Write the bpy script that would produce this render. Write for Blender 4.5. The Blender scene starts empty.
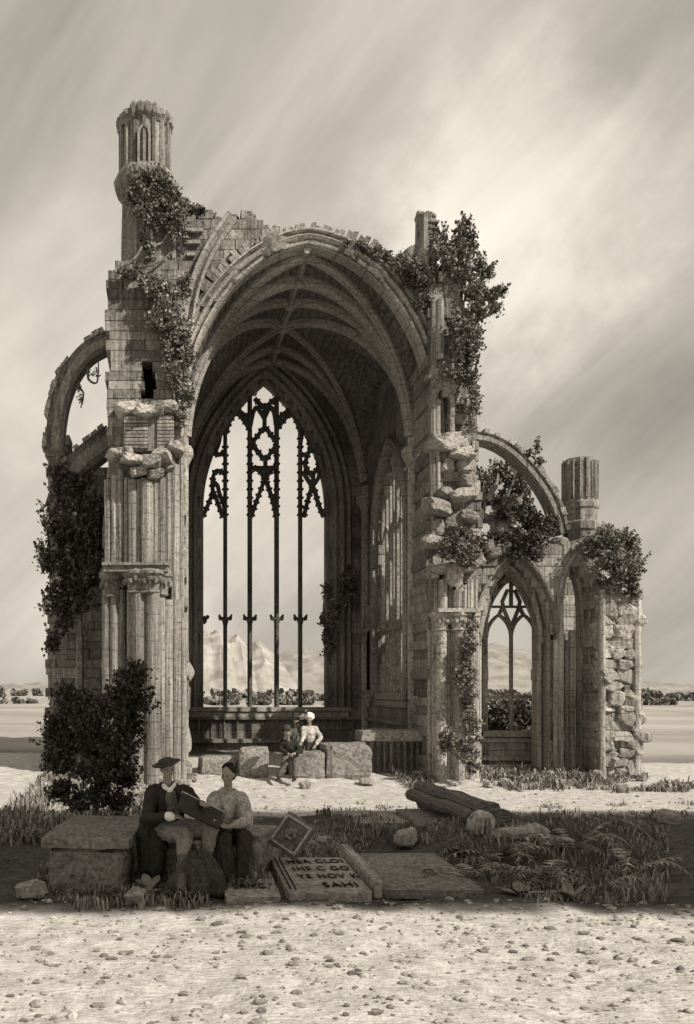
import bpy, math, random
from mathutils import Vector, Matrix, noise
R = math.radians
S = bpy.context.scene
COL = S.collection

# ------------------------------------------------------------ camera
CAMH = 2.3; F = 900.0; VX = 170.0; VY = 690.0
cd = bpy.data.cameras.new("camera"); cam = bpy.data.objects.new("camera", cd); COL.objects.link(cam)
cd.sensor_fit = 'VERTICAL'; cd.sensor_height = 36.0; cd.sensor_width = 24.4
cd.lens = F / 1024 * 36.0
cd.shift_x = (347 - VX) / 1024; cd.shift_y = (VY - 512) / 1024
cd.clip_start = 0.1; cd.clip_end = 6000
cam.location = (0, 0, CAMH); cam.rotation_euler = (R(90), 0, 0)
S.camera = cam
def P(px, py, Y):
    return Vector(((px - VX) * Y / F, Y, CAMH + (VY - py) * Y / F))

# ------------------------------------------------------------ sun, sky, exposure
TOSUN = Vector((0.68, -0.60, 0.74)).normalized()
SUN_STRENGTH = 5.0
SKY_STRENGTH = 0.15
sd = bpy.data.lights.new("sun", 'SUN'); sun = bpy.data.objects.new("sun", sd); COL.objects.link(sun)
sd.energy = SUN_STRENGTH; sd.angle = R(0.6); sd.color = (1.0, 0.93, 0.82)
sun.rotation_euler = TOSUN.to_track_quat('Z', 'Y').to_euler()
sun.location = (30, -20, 40)
W = bpy.data.worlds.new("World"); S.world = W; W.use_nodes = True
nt = W.node_tree; N = nt.nodes; L = nt.links; N.clear()
def wn(t, **k):
    n = N.new(t)
    for a, b in k.items(): setattr(n, a, b)
    return n
out = wn('ShaderNodeOutputWorld'); bg = wn('ShaderNodeBackground'); L.new(bg.outputs[0], out.inputs[0])
bg.inputs[1].default_value = SKY_STRENGTH
sky = wn('ShaderNodeTexSky', sky_type='NISHITA'); sky.sun_disc = False
sky.sun_elevation = math.asin(TOSUN.z); sky.sun_rotation = math.atan2(TOSUN.x, TOSUN.y)
sky.dust_density = 3.0
bw = wn('ShaderNodeRGBToBW'); L.new(sky.outputs[0], bw.inputs[0])
mn = wn('ShaderNodeMath', operation='MINIMUM'); L.new(bw.outputs[0], mn.inputs[0]); mn.inputs[1].default_value = 4.0
tc = wn('ShaderNodeTexCoord')
mp = wn('ShaderNodeMapping'); L.new(tc.outputs['Generated'], mp.inputs[0])
mp.vector_type = 'TEXTURE'; mp.inputs['Rotation'].default_value = (0, R(-48), 0); mp.inputs['Scale'].default_value = (.75, .6, .17)
n1 = wn('ShaderNodeTexNoise'); L.new(mp.outputs[0], n1.inputs[0])
n1.inputs['Scale'].default_value = 1.9; n1.inputs['Detail'].default_value = 7; n1.inputs['Distortion'].default_value = 0.5; n1.inputs['Roughness'].default_value = .52
r1 = wn('ShaderNodeMapRange'); L.new(n1.outputs[0], r1.inputs[0])
for i, v in enumerate((0.33, 0.68, 2.45, 4.0)): r1.inputs[i + 1].default_value = v
# bright cumulus standing to the right of the ruin, and the darker bank at its right
def lobe(d, lo, hi, amp):
    d = Vector(d).normalized()
    vn = wn('ShaderNodeVectorMath', operation='NORMALIZE'); L.new(tc.outputs['Generated'], vn.inputs[0])
    vd = wn('ShaderNodeVectorMath', operation='DOT_PRODUCT'); L.new(vn.outputs[0], vd.inputs[0]); vd.inputs[1].default_value = d
    wob = wn('ShaderNodeTexNoise'); L.new(tc.outputs['Generated'], wob.inputs[0]); wob.inputs['Scale'].default_value = 7; wob.inputs['Detail'].default_value = 6; wob.inputs['Roughness'].default_value = .6
    w2 = wn('ShaderNodeMath', operation='MULTIPLY_ADD'); L.new(wob.outputs[0], w2.inputs[0]); w2.inputs[1].default_value = 0.03; L.new(vd.outputs['Value'], w2.inputs[2])
    m = wn('ShaderNodeMapRange', interpolation_type='SMOOTHSTEP'); L.new(w2.outputs[0], m.inputs[0])
    for i, v in enumerate((lo + .015, hi + .015, 0.0, amp)): m.inputs[i + 1].default_value = v
    return m.outputs[0]
def addn(a, b):
    m = wn('ShaderNodeMath', operation='ADD'); L.new(a, m.inputs[0]); L.new(b, m.inputs[1]); return m.outputs[0]
acc = r1.outputs[0]
def dirpx(x, y): return ((x - VX) / F, 1, (VY - y) / F)
for (x, y, lo, hi, amp) in [(525, 215, .985, .9995, 2.0), (500, 290, .990, .9997, .9), (500, 130, .985, .999, .5), (610, 300, .985, .9995, -.5), (620, 110, .985, .9995, -.5), (235, 540, .965, .9995, .9), (318, 640, .99, .9997, -1.3), (100, 100, .98, .9995, -.2), (75, 330, .985, .9995, 1.1), (640, 500, .98, .9995, -.6)]:
    acc = addn(acc, lobe(dirpx(x, y), lo, hi, amp))
mixv = wn('ShaderNodeMix', data_type='FLOAT'); mixv.inputs[0].default_value = 0.75
L.new(mn.outputs[0], mixv.inputs[2]); L.new(acc, mixv.inputs[3])
gain = wn('ShaderNodeMath', operation='MULTIPLY'); gain.inputs[1].default_value = 1.28; L.new(mixv.outputs[0], gain.inputs[0])
tint = wn('ShaderNodeVectorMath', operation='SCALE'); tint.inputs[0].default_value = (1.0, 0.91, 0.785)
L.new(gain.outputs[0], tint.inputs['Scale']); L.new(tint.outputs[0], bg.inputs[0])
S.view_settings.view_transform = 'Standard'; S.view_settings.look = 'None'
S.view_settings.exposure = 0.0; S.view_settings.gamma = 1.0
S.render.engine = 'CYCLES'
try:
    S.cycles.max_bounces = 6; S.cycles.diffuse_bounces = 4
except Exception: pass

# ------------------------------------------------------------ materials
def sep(v, w=1.0): return (v, v * (1 - .055 * w), v * (1 - .13 * w), 1)
def material(name, lo, hi, big=0.35, streak=0.0, courses=False, bump=0.6, fine=14.0, rough=.95, warm=1.0, stain=0.0, sx=9, hatch=None, isl=0.3, joints=0):
    m = bpy.data.materials.new(name); m.use_nodes = True
    t = m.node_tree; n = t.nodes; l = t.links
    b = n['Principled BSDF']; b.inputs['Roughness'].default_value = rough
    try: b.inputs['Specular IOR Level'].default_value = 0.15
    except Exception: pass
    tcn = n.new('ShaderNodeTexCoord'); geo = n.new('ShaderNodeNewGeometry')
    a = n.new('ShaderNodeTexNoise'); l.new(geo.outputs['Position'], a.inputs[0]); a.inputs['Scale'].default_value = 1.1; a.inputs['Detail'].default_value = 8; a.inputs['Roughness'].default_value = .62
    f = n.new('ShaderNodeTexNoise'); l.new(geo.outputs['Position'], f.inputs[0]); f.inputs['Scale'].default_value = fine; f.inputs['Detail'].default_value = 4
    mx = n.new('ShaderNodeMix'); mx.data_type = 'FLOAT'; mx.inputs[0].default_value = .5
    l.new(a.outputs[0], mx.inputs[2]); l.new(f.outputs[0], mx.inputs[3])
    val = mx.outputs[0]
    if streak > 0:
        mpn = n.new('ShaderNodeMapping'); l.new(geo.outputs['Position'], mpn.inputs[0]); mpn.inputs['Scale'].default_value = (sx, sx, .45)
        s = n.new('ShaderNodeTexNoise'); l.new(mpn.outputs[0], s.inputs[0]); s.inputs['Scale'].default_value = 1.6; s.inputs['Detail'].default_value = 4
        m2 = n.new('ShaderNodeMix'); m2.data_type = 'FLOAT'; m2.inputs[0].default_value = streak
        l.new(val, m2.inputs[2]); l.new(s.outputs[0], m2.inputs[3]); val = m2.outputs[0]
    if hatch:
        # close-set tooling lines left by the mason's chisel, running along one direction
        mpw = n.new('ShaderNodeMapping'); l.new(geo.outputs['Position'], mpw.inputs[0]); mpw.inputs['Scale'].default_value = hatch[0]
        wv = n.new('ShaderNodeTexNoise'); l.new(mpw.outputs[0], wv.inputs[0]); wv.inputs['Scale'].default_value = hatch[1]; wv.inputs['Detail'].default_value = 1
        m3 = n.new('ShaderNodeMix'); m3.data_type = 'FLOAT'; m3.inputs[0].default_value = hatch[2]
        l.new(val, m3.inputs[2]); l.new(wv.outputs[0], m3.inputs[3]); val = m3.outputs[0]
    cr = n.new('ShaderNodeValToRGB'); l.new(val, cr.inputs[0])
    e = cr.color_ramp.elements
    e[0].position = .36; e[0].color = sep(lo, warm * 1.15); e[1].position = .64; e[1].color = sep(hi, warm * .8)
    mid = cr.color_ramp.elements.new(.5); mid.color = sep(lo + (hi - lo) * .5, warm)
    colr = cr.outputs[0]
    if stain > 0:
        st = n.new('ShaderNodeTexNoise'); l.new(geo.outputs['Position'], st.inputs[0]); st.inputs['Scale'].default_value = .55; st.inputs['Detail'].default_value = 9; st.inputs['Roughness'].default_value = .7
        sr = n.new('ShaderNodeMapRange'); l.new(st.outputs[0], sr.inputs[0])
        for i, v in enumerate((.42, .62, 1.0, 1 - stain)): sr.inputs[i + 1].default_value = v
        sc = n.new('ShaderNodeVectorMath'); sc.operation = 'SCALE'; l.new(colr, sc.inputs[0]); l.new(sr.outputs[0], sc.inputs['Scale']); colr = sc.outputs[0]
    if joints:
        # mortar beds between the drums
        sz = n.new('ShaderNodeSeparateXYZ'); l.new(geo.outputs['Position'], sz.inputs[0])
        ma = n.new('ShaderNodeMath'); ma.operation = 'MULTIPLY_ADD'; l.new(geo.outputs['Random Per Island'], ma.inputs[0]); ma.inputs[1].default_value = .7; l.new(sz.outputs['Z'], ma.inputs[2])
        mw = n.new('ShaderNodeMath'); mw.operation = 'MULTIPLY_ADD'; l.new(a.outputs[0], mw.inputs[0]); mw.inputs[1].default_value = .08; l.new(ma.outputs[0], mw.inputs[2])
        mm = n.new('ShaderNodeMath'); mm.operation = 'PINGPONG'; l.new(mw.outputs[0], mm.inputs[0]); mm.inputs[1].default_value = joints / 2
        jr = n.new('ShaderNodeMapRange'); l.new(mm.outputs[0], jr.inputs[0]); 
        for i, v in enumerate((.006, .020, .6, 1.0)): jr.inputs[i + 1].default_value = v
        sj = n.new('ShaderNodeVectorMath'); sj.operation = 'SCALE'; l.new(colr, sj.inputs[0]); l.new(jr.outputs[0], sj.inputs['Scale']); colr = sj.outputs[0]
    if isl:
        ir = n.new('ShaderNodeMapRange'); l.new(geo.outputs['Random Per Island'], ir.inputs[0])
        for i, v in enumerate((0, 1, 1 - isl, 1 + isl * .8)): ir.inputs[i + 1].default_value = v
        sc2 = n.new('ShaderNodeVectorMath'); sc2.operation = 'SCALE'; l.new(colr, sc2.inputs[0]); l.new(ir.outputs[0], sc2.inputs['Scale']); colr = sc2.outputs[0]
    l.new(colr, b.inputs['Base Color'])
    bp = n.new('ShaderNodeBump'); bp.inputs['Strength'].default_value = bump; bp.inputs['Distance'].default_value = .06
    l.new(val, bp.inputs['Height']); l.new(bp.outputs[0], b.inputs['Normal'])
    return m
M = {}
M['stone'] = material('weathered_stone', .07, .50, streak=.35, stain=.55, bump=.9)
M['dark_stone'] = material('dark_masonry', .10, .46, streak=.35, stain=.6, bump=.9)  # narrower tone range, slightly stronger stain noise than the plain stone
M['shaft'] = material('shaft_stone', .08, .55, joints=.62, streak=.45, stain=.45, bump=.8, sx=14)
M['pale'] = material('pale_broken_stone', .13, .58, stain=.4, bump=1.0)
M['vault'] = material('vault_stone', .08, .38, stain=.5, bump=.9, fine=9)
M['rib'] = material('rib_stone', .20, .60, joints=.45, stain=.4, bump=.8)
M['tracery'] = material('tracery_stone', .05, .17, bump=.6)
M['chapel'] = material('chapel_stone', .15, .72, joints=.6, streak=.4, stain=.45, bump=.8)
M['block'] = material('fallen_block_stone', .14, .62, streak=.15, stain=.35, bump=1)
M['slab'] = material('slab_stone', .07, .34, stain=.35, bump=.8, hatch=((3, 1.2, 3), 9, .3))
M['wood'] = material('old_timber', .03, .22, bump=.8, hatch=((2, 12, 12), 4, .6))
M['leaf'] = material('leaf_green', lo=.035, hi=.33, isl=.6, fine=6, bump=0, rough=.8, warm=1.3)
M['leafpale'] = material('leaf_pale', lo=.06, hi=.42, isl=.6, fine=6, bump=0, rough=.8, warm=1.2)
M['leafdark'] = material('leaf_dark', lo=.015, hi=.15, isl=.6, fine=6, bump=0, rough=.8, warm=1.3)
M['bark'] = material('bark', .05, .30, bump=.6)
M['letter'] = material('letter_recess_black', .006, .02, bump=0)  # near-black for letters, also puts shade into slit and niches
M['iron'] = material('lead_iron', .02, .07, bump=.3)
def flat(name, v, w=1.0, rough=.85, fine=30, var=.35):
    M[name] = material(name, v * (1 - var), v * (1 + var), fine=fine, bump=.35, warm=w, rough=rough, streak=.2)
flat('skin', .26, 1.9, var=.12); flat('coat', .028, 1.3); flat('shirt', .42, 1.0, var=.4); flat('grey_cloth', .12, 1.1, var=.6)
flat('breeches', .20, 1.0, var=.4); flat('cloak', .05, 1.3, var=.8); flat('hat', .05, 1.2); flat('hair', .02, 1.4); flat('white_cloth', .8, .6, var=.1)
flat('blouse', .30, .9, var=.6); flat('leather', .03, 1.4, rough=.5); flat('paper', .7, .7, var=.08); flat('stocking', .1, 1)

# ------------------------------------------------------------ mesh builder
class MB:
    def __init__(s): s.v = []; s.f = []
    def add(s, vs, fs):
        o = len(s.v); s.v += [tuple(p) for p in vs]; s.f += [tuple(i + o for i in f) for f in fs]
    def box(s, x0, x1, y0, y1, z0, z1, rot=None, jit=0.0, rnd=random):
        vs = [Vector((x, y, z)) for z in (z0, z1) for y in (y0, y1) for x in (x0, x1)]
        c = Vector(((x0 + x1) / 2, (y0 + y1) / 2, (z0 + z1) / 2))
        if jit: vs = [p + Vector((rnd.uniform(-jit, jit), rnd.uniform(-jit, jit), rnd.uniform(-jit, jit))) for p in vs]
        if rot is not None: vs = [c + rot @ (p - c) for p in vs]
        s.add(vs, [(0, 2, 3, 1), (4, 5, 7, 6), (0, 1, 5, 4), (2, 6, 7, 3), (0, 4, 6, 2), (1, 3, 7, 5)])
    def block(s, mp, u0, u1, v0, v1, w0, w1, c=.02, j=0.0, rnd=random):
        # a dressed stone with chamfered face; w1 is the outer face
        g = .002
        u0 += g; u1 -= g; v0 += g; v1 -= g
        q = [(u0, v0), (u1, v0), (u1, v1), (u0, v1)]
        qi = [(u0 + c, v0 + c), (u1 - c, v0 + c), (u1 - c, v1 - c), (u0 + c, v1 - c)]
        J = lambda: rnd.uniform(-j, j)
        vs = [mp(u, v, w0) for u, v in q] + [mp(u, v, w1 - c) for u, v in q] + [mp(u + J(), v + J(), w1 + J()) for u, v in qi]
        s.add(vs, [(3, 2, 1, 0), (0, 1, 5, 4), (1, 2, 6, 5), (2, 3, 7, 6), (3, 0, 4, 7), (4, 5, 9, 8), (5, 6, 10, 9), (6, 7, 11, 10), (7, 4, 8, 11), (8, 9, 10, 11)])
    def sweep(s, pts, prof, B, closed=False, cap=True):
        pts = [Vector(p) for p in pts]; n = len(pts); k = len(prof); B = Vector(B).normalized()
        vs = []
        for i, p in enumerate(pts):
            if closed: t = pts[(i + 1) % n] - pts[i - 1]
            else: t = pts[min(i + 1, n - 1)] - pts[max(i - 1, 0)]
            if t.length < 1e-9: t = Vector((0, 0, 1))
            nn = t.normalized().cross(B)
            if nn.length < 1e-6: nn = Vector((1, 0, 0))
            nn.normalize()
            for a, b in prof: vs.append(p + nn * a + B * b)
        fs = []
        for i in range(n if closed else n - 1):
            j = (i + 1) % n
            for q in range(k):
                r = (q + 1) % k
                fs.append((i * k + q, i * k + r, j * k + r, j * k + q))
        if cap and not closed: fs += [tuple(range(k))[::-1], tuple((n - 1) * k + q for q in range(k))]
        s.add(vs, fs)
    def tube(s, pts, rad, seg=8, B=(0, 1, 0)):
        pts = [Vector(p) for p in pts]; n = len(pts)
        if not isinstance(rad, (list, tuple)): rad = [rad] * n
        vs = []
        ref = Vector(B)
        for i, p in enumerate(pts):
            t = (pts[min(i + 1, n - 1)] - pts[max(i - 1, 0)]).normalized()
            a = t.cross(ref)
            if a.length < .1: a = t.cross(Vector((1, 0, .1)))
            a.normalize(); b = a.cross(t)
            for q in range(seg):
                th = 2 * math.pi * q / seg
                vs.append(p + (a * math.cos(th) + b * math.sin(th)) * rad[i])
        fs = [(i * seg + q, i * seg + (q + 1) % seg, (i + 1) * seg + (q + 1) % seg, (i + 1) * seg + q) for i in range(n - 1) for q in range(seg)]
        fs += [tuple(range(seg))[::-1], tuple((n - 1) * seg + q for q in range(seg))]
        s.add(vs, fs)
    def lathe(s, cx, cy, prof, seg=16, flute=0.0, nfl=8, wob=0.0, ph=0.0):
        vs = []
        for r, z in prof:
            for q in range(seg):
                th = 2 * math.pi * q / seg + ph
                rr = r * (1 + flute * (1 if (q % 2) else -1)) + (noise.noise(Vector((math.cos(th) * 3, math.sin(th) * 3, z * 2))) * wob if wob else 0)
                vs.append((cx + rr * math.cos(th), cy + rr * math.sin(th), z))
        n = len(prof)
        fs = [(i * seg + q, i * seg + (q + 1) % seg, (i + 1) * seg + (q + 1) % seg, (i + 1) * seg + q) for i in range(n - 1) for q in range(seg)]
        fs += [tuple(range(seg))[::-1], tuple((n - 1) * seg + q for q in range(seg))]
        s.add(vs, fs)
    def prism(s, poly, y0, y1, mp=None):
        mp = mp or (lambda a, b, c: (a, c, b))
        k = len(poly)
        vs = [mp(a, b, y0) for a, b in poly] + [mp(a, b, y1) for a, b in poly]
        fs = [tuple(range(k)), tuple(range(2 * k - 1, k - 1, -1))] + [(i, (i + 1) % k + 0, (i + 1) % k + k, i + k)[::-1] for i in range(k)]
        s.add(vs, fs)
    def rock(s, c, r, seed=0, sub=2, amp=.25):
        import bmesh
        bm = bmesh.new(); bmesh.ops.create_icosphere(bm, subdivisions=sub, radius=1)
        c = Vector(c); o = Vector((seed * 7.3, seed * 3.1, seed))
        vs = []
        for v in bm.verts:
            d = v.co.copy(); k = 1 + amp * noise.noise(d * 1.3 + o) + amp * .5 * noise.noise(d * 3.1 + o)
            vs.append(c + Vector((d.x * r[0], d.y * r[1], d.z * r[2])) * k)
        s.add(vs, [tuple(v.index for v in f.verts) for f in bm.faces]); bm.free()

def root_of(o):
    p = Vector((0, 0, 0))
    while o is not None: p += o.location; o = o.parent
    return p
def part(name, mb, mat, parent=None, smooth=False, recalc=True, label=None, kind=None, uvs=None):
    me = bpy.data.meshes.new(name)
    off = root_of(parent)
    if parent is None and mb.v:
        xs = [v[0] for v in mb.v]; ys = [v[1] for v in mb.v]; zs = [v[2] for v in mb.v]
        off = Vector(((min(xs) + max(xs)) / 2, (min(ys) + max(ys)) / 2, min(zs)))
    me.from_pydata([(v[0] - off.x, v[1] - off.y, v[2] - off.z) for v in mb.v], [], mb.f)
    if recalc:
        import bmesh
        bm = bmesh.new(); bm.from_mesh(me); bmesh.ops.recalc_face_normals(bm, faces=bm.faces); bm.to_mesh(me); bm.free()
    me.materials.append(M[mat] if isinstance(mat, str) else mat)
    if smooth: me.polygons.foreach_set('use_smooth', [True] * len(me.polygons))
    o = bpy.data.objects.new(name, me); COL.objects.link(o)
    if parent is not None: o.parent = parent
    else: o.location = off
    if label: o['label'] = label
    if kind: o['kind'] = kind
    return o
def thing(name, label, cat, loc=(0, 0, 0), group=None):
    o = bpy.data.objects.new(name, None); COL.objects.link(o); o.location = loc
    o.empty_display_size = .3
    return tag(o, label, cat, group)
def tag(o, label, cat, group=None):
    o['label'] = label; o['category'] = cat
    if group: o['group'] = group
    return o
def inpoly(x, z, poly):
    c = False; n = len(poly); j = n - 1
    for i in range(n):
        xi, zi = poly[i]; xj, zj = poly[j]
        if (zi > z) != (zj > z) and x < (xj - xi) * (z - zi) / (zj - zi) + xi: c = not c
        j = i
    return c
def pxpoly(pts, Y): return [((x - VX) * Y / F, CAMH + (VY - y) * Y / F) for x, y in pts]
def arc(cx, hw, zs, rise, z0=None, n=14, point=None):
    """pointed arch as (x, z) from bottom left over the apex to bottom right"""
    h = rise; Rr = (hw * hw + h * h) / (2 * hw)
    pts = []
    c = Rr - hw                                       # centre of the left arc lies c right of the middle
    a1 = math.atan2(h, c) if c > 1e-6 else math.pi / 2
    left = []
    for i in range(n + 1):
        a = a1 * i / n
        # circle centred (cx + c, zs): x = cx + c - R cos
        left.append((cx + c - Rr * math.cos(a), zs + Rr * math.sin(a)))
    if z0 is not None: pts.append((cx - hw, z0))
    pts += left
    pts += [(2 * cx - x, z) for x, z in left[::-1][1:]]
    if z0 is not None: pts.append((cx + hw, z0))
    return pts
def masonry(mb, mp, inside, u0, u1, v0, v1, wb, wf, ch=.3, bl=(.35, .8), jit=.03, seed=1, c=.012):
    jit *= .6 if jit < .05 else 1.3
    rnd = random.Random(seed)
    v = v0
    while v < v1 - .02:
        h = min(ch * rnd.uniform(.85, 1.15), v1 - v)
        u = u0 - rnd.uniform(0, .4)
        while u < u1:
            l_ = rnd.uniform(*bl); a, b = max(u, u0), min(u + l_, u1)
            if b - a > .03:
                # keep the stretch of this stone that lies inside, tested in thin slices
                k = max(1, int((b - a) / .12)); run = None
                for i in range(k + 1):
                    ok = i < k and inside(a + (b - a) * (i + .5) / k, v + h * .5)
                    if ok and run is None: run = i
                    if not ok and run is not None:
                        ua = a + (b - a) * run / k; ub = a + (b - a) * i / k
                        mb.block(mp, ua, ub, v, v + h, wb, wf + rnd.uniform(-jit, jit), c=min(c, (ub - ua) * .3, h * .3), j=c * .35, rnd=rnd)
                        run = None
            u += l_
        v += h
front = lambda Y: (lambda u, v, w: (u, Y - w, v))          # wall facing the camera
faceL = lambda X: (lambda u, v, w: (X - w, u, v))          # wall facing -X (u runs along Y)
faceR = lambda X: (lambda u, v, w: (X + w, u, v))

def leaves(mb, clumps, seed=0, size=.09, dens=1.0, flat=.5):
    """clumps: (x,y,z,rx,ry,rz,n) -> many leaf faces in sub-clumps"""
    rnd = random.Random(seed)
    for (x, y, z, rx, ry, rz, n) in clumps:
        subs = []
        m = max(3, int(n / 38))
        for i in range(m):
            while True:
                d = Vector((rnd.uniform(-1, 1), rnd.uniform(-1, 1), rnd.uniform(-1, 1)))
                if d.length <= 1: break
            subs.append(Vector((x + d.x * rx, y + d.y * ry, z + d.z * rz)))
        sr = (rx + rz) / 2 * (.34 if m > 6 else .5)
        for i in range(int(n * dens)):
            s_ = rnd.choice(subs)
            p = s_ + Vector((rnd.gauss(0, sr * .62), rnd.gauss(0, sr * .62), rnd.gauss(0, sr * .62)))
            L_ = size * rnd.uniform(.6, 1.4)
            a = Vector((rnd.gauss(0, 1), rnd.gauss(0, 1), rnd.gauss(0, 1))).normalized()
            b = a.cross(Vector((rnd.gauss(0, 1), rnd.gauss(0, 1), rnd.gauss(0, 1)))).normalized()
            w = L_ * .42
            q = a.cross(b) * L_ * .12
            mb.add([p - a * L_ * .5, p + b * w + q, p + a * L_ * .5, p - b * w + q], [(0, 1, 2), (0, 2, 3)])

def smoothp(ps, k=4):
    out_ = []
    n = len(ps)
    for i in range(n - 1):
        p0, p1, p2, p3 = ps[max(0, i - 1)], ps[i], ps[i + 1], ps[min(n - 1, i + 2)]
        for j in range(k):
            t = j / k
            out_.append(tuple(.5 * (2 * p1[c] + (-p0[c] + p2[c]) * t + (2 * p0[c] - 5 * p1[c] + 4 * p2[c] - p3[c]) * t * t + (-p0[c] + 3 * p1[c] - 3 * p2[c] + p3[c]) * t ** 3) for c in (0, 1)))
    out_.append(ps[-1]); return out_

def sprays(mb, clumps, seed=0, size=.07, dens=1.0):
    """feathery foliage: leaves set along fine twigs that fan upward through each clump"""
    rnd = random.Random(seed)
    for (x, y, z, rx, ry, rz, n) in clumps:
        tw = max(3, int(n / 26)); base = Vector((x, y, z - rz * .9))
        for k in range(tw):
            d = Vector((rnd.gauss(0, .5), rnd.gauss(0, .5), rnd.uniform(-.3, 1.15)))
            tip = Vector((x + d.x * rx * 1.3, y + d.y * ry * 1.2, z + d.z * rz * 1.15)); st = base.lerp(tip, rnd.uniform(.0, .45)) + Vector((rnd.uniform(-.3, .3) * rx, rnd.uniform(-.3, .3) * ry, 0))
            mb.add([st, tip, tip + Vector((.01, 0, 0)), st + Vector((.012, 0, 0))], [(0, 1, 2, 3)])
            for i in range(int(26 * dens)):
                f = rnd.random(); w = .075 * (1.15 - f)
                p = st.lerp(tip, f) + Vector((rnd.gauss(0, w), rnd.gauss(0, w), rnd.gauss(0, w * .7)))
                L_ = size * rnd.uniform(.6, 1.3); a = Vector((rnd.gauss(0, .8), rnd.gauss(0, .8), rnd.gauss(.5, .8))).normalized()
                b = a.cross(Vector((rnd.gauss(0, 1), rnd.gauss(0, 1), rnd.gauss(0, 1)))).normalized()
                mb.add([p - a * L_ * .5, p + b * L_ * .36, p + a * L_ * .5, p - b * L_ * .36], [(0, 1, 2, 3)])
# ============================================================ SETTING: ground, hills, river
def gz(x, y):
    """height of the ground"""
    near = max(0, min(1, (y - 20) / 3.5))
    h = .28 * near * (1 if x < 7.2 else max(0.0, 1 - (x - 7.2) / 1.5) * 1.0)
    fade = max(0.0, 1 - max(0, y - 33) / 20) if y > 33 else 1.0
    rough = .05 * noise.noise(Vector((x * .5, y * .5, 0))) + .03 * noise.noise(Vector((x * 2.1, y * 2.1, 4))) + .012 * noise.noise(Vector((x * 6, y * 6, 4)))
    rk = .5 if 15.5 < y < 21 else 1.0
    h += rough * 1.6 * rk
    # the weedy bank at the right of the foreground, and the hollow in front of it
    h += .38 * math.exp(-((x - 5.6) / 2.2) ** 2 - ((y - 13.6) / 1.0) ** 2) + .15 * math.exp(-((x - 2.7) / 1.2) ** 2 - ((y - 15.1) / .5) ** 2)
    h -= .18 * math.exp(-((x - 5.2) / 1.6) ** 2 - ((y - 11.3) / 1.0) ** 2)
    if y > 34: h -= min((y - 34) * .02, .9)
    return h * (fade if y < 34 else 1)
def axis(a, b, step, far_lo, far_hi):
    v = []; x = a; s = step
    while x > far_lo: v.append(x); s *= 1.25; x -= s
    v.append(far_lo); v = v[::-1]
    x = a + step
    while x < b: v.append(x); x += step
    s = step
    while x < far_hi: v.append(x); s *= 1.25; x += s
    v.append(far_hi); return v
def axis_(): pass
gx = axis(-5, 13, .11, -3000, 3000); gy = axis(5.5, 31, .11, -200, 5000)
mb = MB(); mb.v = [(x, y, gz(x, y)) for y in gy for x in gx]; nx = len(gx)
mb.f = [(j * nx + i, j * nx + i + 1, (j + 1) * nx + i + 1, (j + 1) * nx + i) for j in range(len(gy) - 1) for i in range(nx - 1)]
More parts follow.
